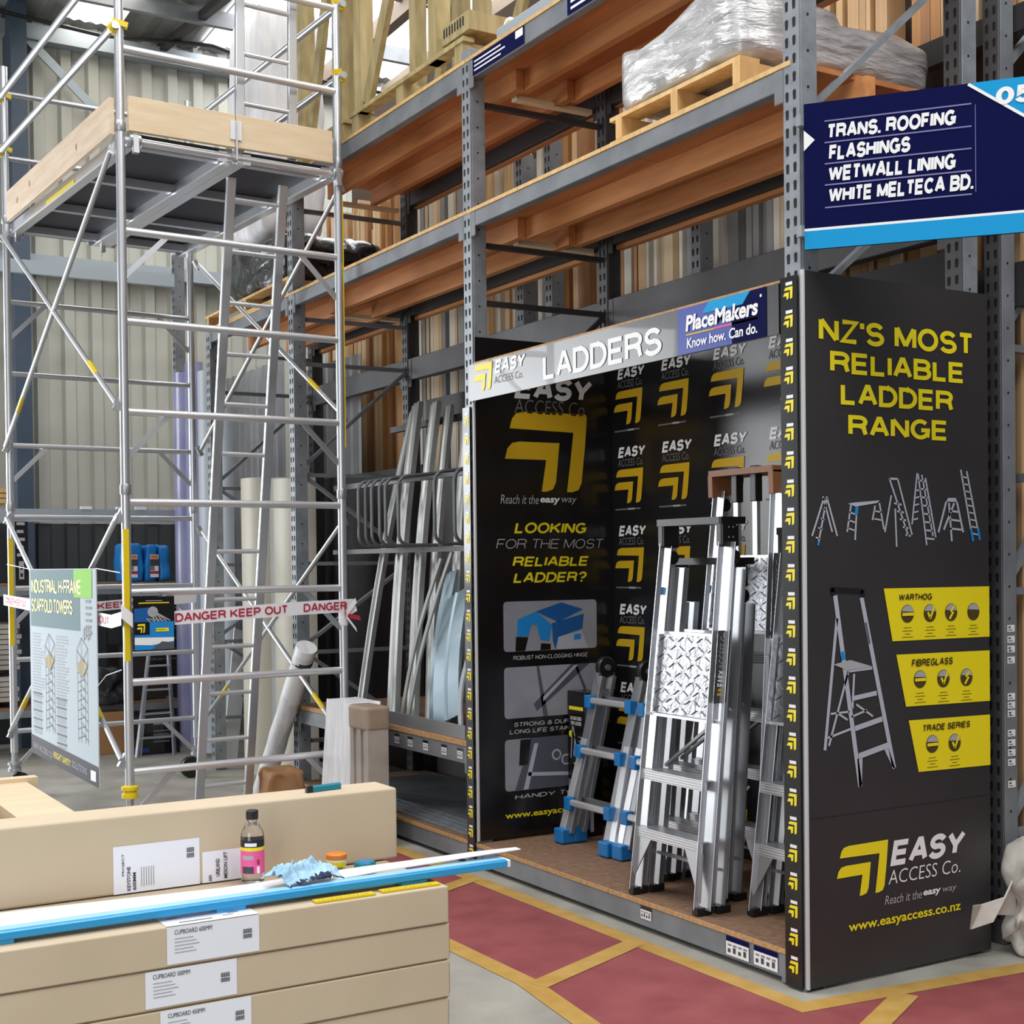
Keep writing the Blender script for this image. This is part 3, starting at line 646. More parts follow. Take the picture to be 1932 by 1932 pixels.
post_wrap('black logo strip wrapped on the front corner post beside the end panel', .005, .092, .008, 2.628, 2.578, 30, .1035)
post_wrap('narrow black logo strip on the left display post by the flashings', 2.462, 2.535, .05, 2.40, 2.34, 30, .1022)

# ================================================================ AISLE SIGN
t = thing('aisle_sign', 'navy aisle sign numbered 05 listing roofing and linings on the rack corner post', 'sign')
dS = Vector((.433, -.641, -.02)).normalized(); nS = dS.cross(Vector((0, 0, 1))).normalized()
if nS.x > 0: nS = -nS
o_ = Vector((-.005, -.03, 2.712)); LS = 1.02; HS = .525
b = MB(); b.prism([o_ + dS * a + Vector((0, 0, z)) for a, z in ((0, 0), (LS, 0), (LS, HS), (0, HS))], -nS * .012, 'navy_print'); b.build('board', t)
d = Dec(o_, dS, (0, 0, 1), nS)
d.rect('band', 'cyan_print', 0, 0, LS, .066); d.rect('band', 'white_print', 0, .066, LS, .075)
d.poly('corner_flash', 'cyan_print', [(.575, HS), (LS, HS), (LS, .205)], 1); d.line('corner_flash', 'white_print', (.570, HS - .003), (LS, .20), .01, 2)
d.poly('arrow', 'white_print', [(0, .43), (.04, .392), (0, .355)], 2)
SL = [(.084 + 0 * k) for k in range(5)]
for z in (.455, .378, .302, .226, .145): d.rect('slot_line', 'line_print', .075, z - .003, .58, z + .002, 2); 
d.rect('slot_line', 'line_print', .592, .15, .594, .45, 2)
for s_, z0, z1, a1 in (('TRANS. ROOFING', .388, .442, .53), ('FLASHINGS', .312, .367, .375), ('WETWALL LINING', .236, .291, .528), ('WHITE MELTECA BD.', .16, .215, .585)):
    d.block('lettering', 'white_print', s_, .09, z0, a1, z1, .24, .1)
d.block('lettering', 'white_print', '05', .660, .438, .78, .498, .24, .05, 3)
d.build(t)
b = MB(); b.box(-.02, .06, -.03, -.003, 3.16, 3.2, 'galv'); b.box(-.02, .06, -.03, -.003, 2.76, 2.80, 'galv'); b.build('bracket', t)

# ================================================================ LADDERS
def lettered_sticker(par, o, u, v, n, h, w_):
    d = Dec(o, u, v, n); d.rect('sticker', 'black_print', 0, 0, w_, h)
    d.logo('sticker', 'gold_print', w_ * .25, h * .04, w_ * .8, h * .2)
    # name running up the sticker: rotate the frame
    d2 = Dec(Vector(o) + Vector(u) * w_ * .82, v, -Vector(u), n); d2.b = d.b
    d2.block('sticker', 'white_print', 'EASY', h * .22, w_ * .10, h * .45, w_ * .62, .23, .2); d2.text('sticker', 'mid_print', 'ACCESS Co', h * .47, w_ * .10, h * .97, w_ * .62, -.01, .1)
    d.build(par)
def channel(b, p, q, wface, dep, m, inward):
    """C-section rail: narrow bright face towards -x, web on the outside"""
    p, q = Vector(p), Vector(q); t_ = .004
    b.bar(p + Vector((dep / 2, 0, 0)), q + Vector((dep / 2, 0, 0)), dep, t_, m, up=(1, 0, 0))
    for dx in (0, dep - t_):
        c = Vector((dx, inward * wface / 2, 0)); b.bar(p + c, q + c, t_, wface, m, up=(1, 0, 0))
def platform_ladder(name, label, x, yl, yr, H, lean, top='black', platform=True, nsteps=2, zp=(.93, 1.27), extra_rails=True, narrow=.045, sticker=None, hidden_right=False):
    """folded platform stepladder seen from the front: feet at x, left foot yl, right foot yr (yl > yr)"""
    t = thing(name, label, 'ladder'); z0 = .137
    yc = (yl + yr) / 2; hw = (yl - yr) / 2
    def pt(s, z, dx=0): f = (z - z0) / H; return Vector((x + lean * f + dx, yc + s * (hw - narrow / 2 * f) , z))
    for s in (1, -1):
        b = MB(); channel(b, pt(s, z0 + .02), pt(s, z0 + H), .028, .072, 'alu', -s); b.build('front_stile', t, bevel=.001, seg=1)
        b = MB(); p = pt(s, z0); b.box(p.x - .004, p.x + .078, p.y - (.034 if s > 0 else .004), p.y + (.004 if s > 0 else .034), z0, z0 + .03, 'black_plastic'); b.build('foot', t, bevel=.003)
        if extra_rails:
            b = MB(); channel(b, pt(s * .95, z0 + .03, .095), pt(s * .95, z0 + H * .93, .085), .025, .06, 'alu_dull', -s); b.build('rear_leg', t)
            b = MB(); p = pt(s * .95, z0, .095); b.box(p.x - .004, p.x + .066, p.y - .03, p.y + .03, z0, z0 + .03, 'black_plastic'); b.build('foot', t, bevel=.003)
            p = pt(s * .97, z0 + H * .985, .06)
            b = MB(); b.lathe(p + Vector((0, -.012, -.04)), [(.03, 0), (.03, .024)], 'black_plastic', 12, axis=(0, 1, 0)); b.build('hinge', t, smooth=True)
    zs = [z0 + .295 + .25 * k for k in range(nsteps)]
    for k, z in enumerate(zs):
        l, r = pt(1, z), pt(-1, z); b = MB()
        b.box(l.x - .002, l.x + .085, r.y + .004, l.y - .004, z - .004, z, 'alu_dull'); b.box(l.x - .004, l.x, r.y + .004, l.y - .004, z - .045, z, 'alu_bright')
        for i in range(4): b.box(l.x - .006, l.x - .004, r.y + .006, l.y - .006, z - .040 + .011 * i, z - .036 + .011 * i, 'alu_dull')
        b.build('step', t)
        if k == 0:
            for s in (1, -1):
                a = pt(s, z - .045); c = pt(s, z0 + .09)
                b = MB(); b.prism([a + Vector((.002, 0, 0)), a + Vector((.002, -s * .115, 0)), c + Vector((.002, -s * .01, -.02)), c + Vector((.002, 0, -.04))], (.006, 0, 0), 'alu_dull'); b.build('knee_brace', t)
    if extra_rails:
        for (z, dz) in ((z0 + .17, 0), (z0 + .55, .28)):
            l, r = pt(.9, z, .12), pt(-.9, z + dz, .12); MB().bar(l, r, .02, .012, 'alu_dull', up=(0, 0, 1)).build('rear_brace', t)
    if platform:
        l0, r0, l1, r1 = pt(.93, zp[0], .02), pt(-.93, zp[0], .02), pt(.93, zp[1], .02), pt(-.93, zp[1], .02)
        b = MB(); b.prism([l0, r0, r1, l1], (.028, 0, 0), 'checker', 'alu_dull')
        # raised diamond tread of the plate
        ny, nz = 6, 9
        for i in range(nz):
            for j in range(ny):
                f = (i + .5) / nz; g = (j + .5 + .25 * (i % 2)) / (ny + .4)
                c = l0.lerp(l1, f).lerp(r0.lerp(r1, f), g) + Vector((-.0012, 0, 0)); s = 1 if (i + j) % 2 else -1
                b.bar(c + Vector((0, -.017, -.010 * s)), c + Vector((0, .017, .010 * s)), .002, .006, 'checker_line', up=(1, 0, 0))
        b.build('platform', t)
        MB().bar(l0 + Vector((-.004, 0, -.008)), r0 + Vector((-.004, 0, -.008)), .02, .012, 'alu_bright').build('platform_lip', t)
        MB().bar(l1 + Vector((.02, .02, .006)), r1 + Vector((.02, -.02, .006)), .014, .012, 'alu_bright').build('platform_lip', t)
    zt = z0 + H; l, r = pt(1, zt), pt(-1, zt)
    if top == 'black':
        b = MB(); b.prism([(l.x - .02, l.y + .008, zt + .105), (l.x - .02, r.y - .008, zt + .105), (l.x + .12, r.y - .008, zt + .105), (l.x + .13, l.y - .03, zt + .105)], (0, 0, -.03), 'black_plastic'); b.build('top_tray', t, bevel=.01, seg=3)
        for p, s in ((l, 1), (r, -1)):
            b = MB(); b.box(p.x - .012, p.x + .082, p.y - (.036 if s > 0 else .008), p.y + (.008 if s > 0 else .036), zt - .02, zt + .085, 'black_plastic'); o = b.build('end_cap', t, bevel=.01, seg=3)
        dd = Dec((r.x + .01, r.y - .008, zt), (1, 0, 0), (0, 0, 1), (0, -1, 0))
        for a, z in ((.012, .062), (.035, .062), (.012, .02), (.035, .02), (.055, .07)): dd.circle('rivet', 'mid_print', (a, z), .004, 8)
        dd.build(t)
    else:
        b = MB(); b.prism([(l.x - .025, l.y + .012, zt + .09), (l.x - .025, r.y - .012, zt + .09), (l.x + .16, r.y - .012, zt + .09), (l.x + .16, l.y + .012, zt + .09)], (0, 0, -.028), 'brown_cap'); b.build('top_cap', t, bevel=.006)
        for p, s in ((l, 1), (r, -1)):
            b = MB(); b.prism([(p.x - .025, p.y + s * .012, zt + .07), (p.x + .13, p.y + s * .012, zt + .07), (p.x + .09, p.y + s * .012, zt - .02), (p.x - .022, p.y + s * .012, zt - .035)], (0, -s * .03, 0), 'brown_cap'); b.build('cap_cheek', t, bevel=.004)
        for k in range(2):
            yy = l.y - .13 - .13 * k; MB().box(l.x + .01, l.x + .05, yy - .02, yy + .02, zt - .06, zt + .10, 'black_plastic').build('cap_latch', t, bevel=.004)
            MB().bar((l.x + .03, yy, zt - .5), (l.x + .03, yy, zt - .03), .03, .02, 'alu').build('stay_rail', t)
    p0 = pt(-1, .0)
    if sticker:
        z_a, z_b = sticker; a = pt(-1, z_a, .006); c = pt(-1, z_b, .006)
        lettered_sticker(t, a + Vector((-.004, -.003, 0)), (1, 0, 0), (c - a).normalized(), (0, -1, 0), (c - a).length, .068)
    MB().box(pt(1, 1.46).x + .02, pt(1, 1.46).x + .07, pt(1, 1.46).y - .006, pt(1, 1.46).y - .004, 1.44, 1.475, 'pic_blue').build('blue_tag', t)
    return t
platform_ladder('platform_ladder', 'front platform stepladder with checker plate and black top tray at the deck edge', .018, 1.13, .655, 1.53, .17, sticker=(1.0, 1.30))
platform_ladder('platform_ladder', 'shorter platform stepladder leaning directly behind the one at the deck edge', .212, 1.26, .78, 1.36, .13, sticker=None)
platform_ladder('platform_ladder', 'tall stepladder with brown top cap standing behind the other ladders', .41, 1.265, .725, 1.775, .16, top='brown', narrow=.12, nsteps=4, platform=True, zp=(1.28, 1.60), sticker=(1.25, 1.62))
platform_ladder('platform_ladder', 'platform stepladder half hidden behind the right corner post of the display', .20, .555, .115, 1.48, .17, sticker=None)

def tele_ladder(label, x, yl, yr, lean, ztop):
    t = thing('telescopic_ladder', label, 'ladder', 'blue telescopic ladders')
    z0 = .137; H = ztop - z0; yc = (yl + yr) / 2; hw = (yl - yr) / 2
    def pt(s, z, dx=0, fl=0): f = (z - z0) / H; return Vector((x + lean * f + dx, yc + s * (hw + fl * (1 - f)), z))
    for s in (1, -1):
        for k, (dx, m) in enumerate(((.0, 'alu_dull'), (.078, 'alu_dull'))):
            b = MB(); b.bar(pt(s, z0 + .05, dx + .035), pt(s, ztop, dx * .9 + .035), .07, .026, m, up=(1, 0, 0)); b.build('inner_stile', t, bevel=.003)
            # flared outer section
            b = MB(); b.bar(pt(s, z0 + .02, dx + .03, .05), pt(s, z0 + .62 * H, dx + .03, .03), .05, .024, 'alu_bright', up=(1, 0, 0)); b.build('outer_stile', t, bevel=.003)
            b = MB(); p = pt(s, z0, dx, .022); b.box(p.x - .006, p.x + .074, p.y - .045, p.y + .04, z0, z0 + .075, 'blue_plastic'); b.build('foot', t, bevel=.008, seg=3)
        p = pt(s, ztop, .07)
        b = MB(); b.lathe(p + Vector((.0, -.02, .045)), [(.05, 0), (.058, .01), (.058, .03), (.05, .04)], 'black_plastic', 20, axis=(0, 1, 0)); b.lathe(p + Vector((0, -.03, .045)), [(.016, 0), (.016, .06)], 'alu_dull', 12, axis=(0, 1, 0)); b.build('hinge', t, smooth=True)
        MB().box(p.x - .06, p.x + .05, p.y - .016, p.y + .016, ztop - .07, ztop + .02, 'alu_dull').build('hinge_plate', t, bevel=.004)
    for k, z in enumerate((z0 + .21, z0 + .475, z0 + .73)):
        z = min(z, ztop - .06); MB().bar(pt(1, z, .0), pt(-1, z, .0), .028, .034, 'alu_bright', up=(0, 0, 1), r=.008).build('rung', t)
        for s in (1, -1):
            p = pt(s, z, 0); MB().box(p.x - .02, p.x + .02, p.y - .026, p.y + .026, z - .04, z + .028, 'blue_plastic').build('rung_lock', t, bevel=.005)
        MB().bar(pt(1, z, .09), pt(-1, z, .09), .028, .034, 'alu_dull', up=(0, 0, 1)).build('rung', t)
    return t
tele_ladder('blue-footed telescopic ladder nearest the black side panel', .345, 2.19, 1.83, .22, .99)
tele_ladder('blue-footed telescopic ladder partly behind the front platform stepladder', .36, 1.69, 1.38, .18, 1.0)
# cartons behind the ladders
def carton(name, label, x0, x1, y0, y1, z0, z1):
    t = thing(name, label, 'carton'); B(x0, x1, y0, y1, z0, z1, 'black_print').build('box', t, bevel=.002, seg=1)
    d = Dec((x0, y1, z0), (0, -1, 0), (0, 0, 1), (-1, 0, 0)); W_, H_ = y1 - y0, z1 - z0
    d.rect('print', 'yellow_print', W_ * .1, H_ * .87, W_ * .9, H_ * .895); d.text('print', 'white_print', 'DOUBLE SIDED', W_ * .18, H_ * .80, W_ * .82, H_ * .825, .01); d.text('print', 'white_print', 'STEP LADDER', W_ * .2, H_ * .765, W_ * .8, H_ * .79, .01)
    d.circle('print', 'yellow_print', (W_ * .2, H_ * .70), .018)
    for p, q in (((.3, .76), (.2, .53)), ((.36, .75), (.56, .54)), ((.44, .70), (.36, .55))): d.line('print', 'mid_print', (W_ * p[0], H_ * p[1]), (W_ * q[0], H_ * q[1]), .008, 2)
    for k in range(5): d.rect('print', 'grey_print', W_ * .62, H_ * (.68 - .03 * k), W_ * .88, H_ * (.69 - .03 * k))
    d.rect('print', 'yellow_print', W_ * .35, H_ * .49, W_ * .95, H_ * .5); d.rect('print', 'brown_print', W_ * .1, H_ * .41, W_ * .6, H_ * .42)
    d.rect('picture', 'pic_grey', W_ * .04, H_ * .03, W_ * .96, H_ * .38)
    for k in range(4): d.rect('picture', 'mid_print' if k % 2 else 'pic_dark', W_ * (.08 + .2 * k), H_ * .03, W_ * (.18 + .2 * k), H_ * .38, 2)
    d.build(t)
    d = Dec((x0, y0, z0), (1, 0, 0), (0, 0, 1), (0, -1, 0)); d.rect('side_print', 'blue_plastic', .004, H_ * .05, (x1 - x0) * .25, H_ * .93); d.rect('side_print', 'white_print', (x1 - x0) * .25, H_ * .03, (x1 - x0) * .45, H_ * .6); d.build(t)
    return t
carton('ladder_carton', 'upright black ladder carton leaning by the black side panel', .55, .66, 2.262, 2.43, .137, .90)
carton('ladder_carton', 'dark ladder carton standing upright against the logo back panel', .74, .85, 1.62, 1.98, .137, 1.03)

# ================================================================ TIMBER STORAGE RACK AND BOARDS
sr = thing('storage_rack', 'dark grey back-to-back rack holding upright timber boards behind the ladder rack', 'storage rack')
upright(1.10, 1.19, .02, .10, 5.4, par=sr, m='grey_steel', mf='charcoal_steel')  # front face darkened to charcoal for its shade
upright(1.95, 2.04, .02, .10, 5.4, par=sr, m='grey_steel', mf='charcoal_steel')
for y in (1.95, 3.40, 3.74): upright(1.10, 1.19, y, y + .08, 4.2, par=sr, m='grey_steel')
for (z0, z1) in ((4.5, 5.2), (3.6, 4.4), (2.55, 3.35), (1.5, 2.4), (.5, 1.4)): MB().bar((1.17, .05, z0), (1.97, .05, z1), .035, .03, 'galv').build('brace', sr)
for z in (3.45, 2.45, 1.45, .45): MB().bar((1.17, .05, z), (1.97, .05, z), .035, .03, 'galv').build('brace', sr)
for z in (2.98, 1.9): MB().box(1.24, 1.27, -.6, 5.3, z, z + .035, 'grey_steel').build('rail', sr)
MB().box(1.20, 1.26, -.6, 1.6, 3.74, 3.85, 'dark_steel').build('rail', sr); MB().box(1.20, 1.26, -.6, 5.3, 2.62, 2.80, 'dark_steel').build('rail', sr)
MB().box(1.62, 1.64, -.7, 7.5, .1, 5.6, 'gap_dark').build('gap_dark_sheet', sr)  # sheet added to keep light out and the board gaps dark
d = Dec((1.13, .02, 0), (1, 0, 0), (0, 0, 1), (0, -1, 0))
for z in (1.30, 1.255, 1.215, 1.17, 1.02, .985, .95, .87, .83, .79, .75, .66): d.rect('price_label', 'white_print', .0, z - .016, .045, z + .012, 1); d.rect('price_label', 'ink_grey', .005, z - .01, .03, z - .006, 2); d.rect('price_label', 'ink', .005, z, .02, z + .006, 2)
d.build(sr)
protos = {}
def board_proto(k, h):
    key = (k, h)
    if key not in protos:
        b = MB(); b.box(-.5, .5, 0, 1, 0, h, 'board%d' % k); protos[key] = b
    return protos[key]
rb = random.Random(3)
PAL = {'pale': [0, 0, 0, 3, 4, 1], 'tan': [1, 2, 2, 3, 5, 1], 'mix': [0, 1, 2, 3, 4, 5, 1, 0], 'brown': [1, 5, 5, 2, 1, 3, 1], 'grey': [4, 4, 0, 0, 4]}
def board_zone(y):
    if y < 1.55: return 'brown'
    if y < 2.1: return 'grey'
    if y < 2.6: return 'pale'
    if y < 3.2: return 'mix'
    if y < 3.7: return 'tan'
    if y < 4.3: return 'pale'
    if y < 4.9: return 'mix'
    if y < 5.6: return 'pale'
    return 'tan'
MESH = {}
def put_board(y, th, x, z0, z1, k, tilt, label, group):
    q = (k, round(z1 - z0, 1))
    if q not in MESH:
        MESH[q] = B(-.06, .06, -.5, .5, 0, q[1], 'board%d' % k).build('timber_board'); o = MESH[q]; MESH[q] = o.data
        o.data = o.data
    else:
        o = bpy.data.objects.new('timber_board', MESH[q]); col.objects.link(o)
    o.location = (x, y + th / 2, z0); o.scale = (1, th, 1); o.rotation_euler = (tilt, 0, 0)
    tag(o, label, 'board', group)
y = .08; lean = 0.0
while y < 7.3:
    th = rb.choice((.03, .045, .05, .06, .075, .09)); k = rb.choice(PAL[board_zone(y)]); rec = rb.random()
    x = 1.36 + (.0 if rec < .7 else rb.uniform(.02, .14)); top = 3.55 + rb.uniform(-.12, .12) if y < .75 else 4.5 + rb.choice((0, 0, -.2, .1))
    if rb.random() < .12: y += .012; lean = max(-.008, min(.008, lean + rb.uniform(-.004, .004)))
    put_board(y, th - .004, x, .004, round(top, 1), k, 0.0, 'upright timber board in the lower tier of the storage rack behind the ladders', 'upright boards in the lower tier')
    y += th + (.0 if rb.random() < .75 else rb.uniform(.01, .04))
y = .08
while y < 2.4:
    th = rb.choice((.045, .06, .075, .09)); k = rb.choice(PAL['brown'] + [1, 1, 3])
    put_board(y, th - .004, 1.36 + rb.choice((0, 0, .03, .06)), 3.87 if y < .7 else 4.62, 5.6, k, 0.0, 'upright timber board in the upper tier of the storage rack above the wrapped pallet', 'upright boards in the upper tier')
    y += th
# ================================================================ LOADS ON THE RACK
def pallet(name, label, x0, x1, y0, y1, z0, m, h=.12, n=5, along='x'):
    t = thing(name, label, 'pallet')
    for k in range(3):
        yy = y0 + (y1 - y0 - .09) * k / 2; b = MB()
        b.box(x0, x1, yy, yy + .045 if along == 'x' else yy + .09, z0 + .02, z0 + h - .018, m); b.build('bearer', t)
    for k in range(n):
        xx = x0 + (x1 - x0 - .1) * k / (n - 1); MB().box(xx, xx + .1, y0, y1, z0 + h - .018, z0 + h, m).build('slat', t); 
    for k in range(3):
        xx = x0 + (x1 - x0 - .1) * k / 2; MB().box(xx, xx + .1, y0, y1, z0, z0 + .019, m).build('slat', t)
    return t
pallet('pallet', 'light wooden pallet on the lower rack deck carrying the clear wrapped load', .03, 1.08, .36, 1.24, 3.423, 'light_wood', .125)
# wrapped load: soft rounded block
def soft_block(name, x0, x1, y0, y1, z0, z1, m, n=14, rnd=.25, noise=.012, seed=1, sag=None, parent=None):
    r_ = random.Random(seed); bm = bmesh.new(); bmesh.ops.create_cube(bm, size=2); bmesh.ops.subdivide_edges(bm, edges=bm.edges, cuts=n, use_grid_fill=True)
    cx, cy, cz = (x0 + x1) / 2, (y0 + y1) / 2, (z0 + z1) / 2; hx, hy, hz = (x1 - x0) / 2, (y1 - y0) / 2, (z1 - z0) / 2
    from mathutils import noise as nz
    for v in bm.verts:
        p = v.co.copy(); q = Vector((abs(p.x), abs(p.y), abs(p.z))); e = 6.0
        l = (q.x ** e + q.y ** e + q.z ** e) ** (1 / e)
        u = p.lerp(p / l, rnd * 2.5 if rnd < .4 else 1)
        P = Vector((cx + u.x * hx, cy + u.y * hy, cz + u.z * hz))
        d_ = Vector((nz.noise(P * 7 + Vector((seed, 0, 0))), nz.noise(P * 7 + Vector((0, seed, 3))), nz.noise(P * 7 + Vector((5, 0, seed))))) * noise
        P += d_ + Vector((nz.noise(P * 19 + Vector((seed, 2, 0))), nz.noise(P * 19 + Vector((0, seed, 7))), nz.noise(P * 19 + Vector((9, 0, seed))))) * noise * .45
        if sag: P.z += sag((u.x + 1) / 2, (u.y + 1) / 2) * (1 if u.z > 0 else 0)
        if P.z < z0: P.z = z0
        v.co = P
    me = bpy.data.meshes.new(name); bm.to_mesh(me); bm.free(); me.materials.append(MATS[m]); me.polygons.foreach_set('use_smooth', [True] * len(me.polygons))
    o = bpy.data.objects.new(name, me); col.objects.link(o)
    if parent: o.parent = parent
    return o
o = soft_block('wrapped_load', .02, 1.15, .345, 1.25, 3.55, 3.80, 'wrap', 26, .35, .012, 3, sag=lambda u, v: .05 * sin(u * 9 + 1) * sin(v * 7) + (.07 if u < .45 else -.02) * (1 - abs(v - .5)))
tag(o, 'bulging load in clear stretch wrap on the light pallet at the upper right', 'load')
o = soft_block('wrapped_load', .05, .85, 5.15, 6.55, 3.56, 3.92, 'black_wrap', 20, .3, .03, 9, sag=lambda u, v: .1 * (v - .5) + .05 * sin(v * 11))
tag(o, 'long load in shiny black wrap on the pallet at the far rack end', 'load')
pallet('pallet', 'wooden pallet under the black wrapped load at the far rack end', .01, .95, 5.0, 6.75, 3.426, 'light_wood', .12)
t = thing('cardboard_tube', 'cardboard roll lying on top of the black wrapped load', 'tube'); MB().tube((.12, 5.3, 4.03), (.4, 5.82, 4.07), .045, 'brown_card', 16).build('roll', t, smooth=True); MB().tube((.119, 5.299, 4.03), (.125, 5.31, 4.031), .03, 'hole', 16).build('bore', t)
# crates on the top deck
def crate(name, label, x0, x1, y0, y1, z0, h, posts, m='crate_wood'):
    t = thing(name, label, 'crate'); c = .085
    for y in posts:
        for x in (x0, x1 - c): MB().box(x, x + c, y, y + c * 1.2, z0 + .12, z0 + h, m).build('post', t)
    for a, e in zip(posts[:-1], posts[1:]):
        for x in (x0, x1 - .05): MB().bar((x + .025, e - .04, z0 + .16), (x + .025, a + .18, z0 + h * .98), .035, .10, m, up=(0, 1, 0)).build('brace', t)
    for x in (x0, x1 - .06):
        MB().box(x - .008, x + .06, y0 - .02, y1 + .02, z0 + .12, z0 + .145, m).build('rail', t)
    for y in (y0, (y0 + y1) / 2, y1 - .09): MB().box(x0, x1, y, y + .09, z0 + .022, z0 + .12, m).build('bearer', t)
    for k in range(3):
        xx = x0 + (x1 - x0 - .1) * k / 2; MB().box(xx, xx + .1, y0, y1, z0, z0 + .022, m).build('slat', t)
    return t
crate('timber_crate', 'rough timber crate frame on the top rack deck left of the first upright', .03, .95, 2.57, 3.98, 4.204, 1.5, (2.86, 3.84))
crate('timber_crate', 'rough timber crate frame on the top rack deck behind the scaffold guard rails', .03, .95, 4.10, 4.86, 4.204, 1.3, (4.12, 4.74))
t = thing('slatted_box', 'small slatted timber box with vent slots on the crate base', 'box')
MB().box(.03, .8, 2.50, 2.80, 4.37, 4.47, 'crate_wood').build('box', t)
d = Dec((.03, 2.80, 4.37), (0, -1, 0), (0, 0, 1), (-1, 0, 0))
for k in range(8): d.rect('vent_slot', 'hole', .02 + .03 * k, .035, .035 + .03 * k, .085)
d.build(t)
tag(soft_block('wrapped_load', .15, .7, 5.9, 6.6, 4.02, 5.8, 'wrap_white', 14, .3, .02, 5), 'tall white wrapped load standing on the black wrapped load behind the scaffold ladder', 'load')
t = thing('metal_trays', 'pale metal trunking lying along the top deck edge', 'trunking')
for k in range(3): MB().box(.03 + .13 * k, .14 + .13 * k, .9, 2.22, 4.203 , 4.27 + .05 * (k % 2), 'girt').build('tray', t, bevel=.004)
t = thing('paper_roll', 'small white roll beside the trunking on the top deck', 'roll'); MB().tube((.15, 2.3, 4.35), (.35, 2.36, 4.33), .035, 'white_plastic', 14).build('roll', t); MB().tube((.148, 2.299, 4.35), (.152, 2.301, 4.35), .02, 'light_wood', 12).build('core', t)

# ================================================================ SCAFFOLD TOWER
TH = radians(3.4); TO = Vector((-1.418, 3.862, 0)); EA = Vector((cos(TH), sin(TH), 0)); EB = Vector((-sin(TH), cos(TH), 0))
def W(a, b_, z): return TO + EA * a + EB * b_ + Vector((0, 0, z))
tower = thing('scaffold_tower', 'aluminium scaffold tower on castors with a plywood platform and guard rails', 'scaffold')
WA, LB = 1.335, 2.43; RP = .0255
def T_(p, q, r, m='alu', name='tube', n=12): return MB().tube(W(*p), W(*q), r, m, n).build(name, tower, smooth=True)
posts = ((0, 0, 5.45), (WA, 0, 5.45), (0, LB, 5.08), (WA, LB, 5.08))
for a, b_, zt in posts:
    o = T_((a, b_, .30), (a, b_, zt), RP, 'alu', 'upright_tube', 16)
    mb = MB()
    for z in (2.02, 4.02): mb.lathe(W(a, b_, z), [(.028, -.03), (.031, -.025), (.031, .02), (.028, .03)], 'alu_dull', 16)
    mb.build('spigot', o, smooth=True)
    mb = MB(); mb.tube(W(a, b_, .12), W(a, b_, .34), .02, 'alu_dull', 12); mb.build('leg_screw', o, smooth=True)
    lo = 0 if (a == 0 and b_ == 0) else -.14
    mb = MB(); mb.lathe(W(a, b_, .305 + lo), [(.03, 0), (.045, .005), (.045, .028), (.036, .034), (.036, .045), (.047, .05), (.047, .068), (.03, .075)], 'yellow_plastic' if not lo else 'alu_dull', 18); mb.build('leg_collar', o, smooth=True)
    mb = MB(); mb.lathe(W(a + (.03 if a == 0 else -.05), b_ - .025, .081), [(.075, 0), (.08, .01), (.08, .04), (.075, .05)], 'black_plastic', 22, axis=EB); mb.build('castor', o, smooth=True)
def yl_sticker(a, b_, z0, z1):
    mb = MB(); c = W(a, b_, 0) + Vector((-.012, -.0235, 0)); mb.box(c.x - .012, c.x + .02, c.y - .003, c.y + .003, z0, z1, 'yellow_plastic'); return mb.build('safety_sticker', tower)
yl_sticker(0, 0, 1.07, 1.80); yl_sticker(0, LB, 1.05, 1.80); mb = MB(); mb.bar(W(WA + .021, -.014, 2.3), W(WA + .021, -.014, 3.8), .008, .008, 'yellow_plastic'); mb.build('safety_sticker', tower)
for k in range(10):
    z = .45 + .5 * k
    T_((0.02, 0, z), (WA - .02, 0, z), .0215, 'alu_bright', 'rung'); T_((0.02, LB, z if k < 9 else 4.90), (WA - .02, LB, z if k < 9 else 4.90), .018, 'alu', 'rung')
for bb in (0, LB):
    for zz in (.45, 1.45, 2.45, 3.45):
        for s, a in ((1, .02), (-1, WA - .02)):
            MB().bar(W(a, bb, zz - .245), W(a + s * .235, bb, zz - .01), .03, .012, 'alu', up=(0, 1, 0)).build('gusset', tower)
dg = [(0, (2.40, 3.90), (.03, 2.50)), (0, (.03, 3.92), (2.40, 2.44)), (0, (2.40, 1.94), (.03, .52)), (0, (.03, 1.88), (2.40, .45)),
      (WA, (.03, 3.90), (2.36, 2.46)), (WA, (2.36, 3.85), (.03, 2.50)), (WA, (2.36, 1.86), (.03, .49)), (WA, (.03, 1.87), (2.36, .44))]
for a, p, q in dg:
    off = -.035 if a == 0 else .035
    o = MB().tube(W(a + off, p[0], p[1]), W(a + off, q[0], q[1]), .0155, 'alu', 10).build('diagonal_brace', tower, smooth=True)
    mb = MB()
    for e in (p, q): mb.bar(W(a + off * 1.3, e[0], e[1] - .04), W(a + off * .2, e[0], e[1] + .03), .03, .03, 'alu_dull')
    mb.build('brace_hook', o)
    P_, Q_ = W(a + off, *p), W(a + off, *q); mb = MB(); mb.tube(P_.lerp(Q_, .80), P_.lerp(Q_, .86), .0165, 'yellow_plastic', 10); mb.build('safety_sticker', o, smooth=True)
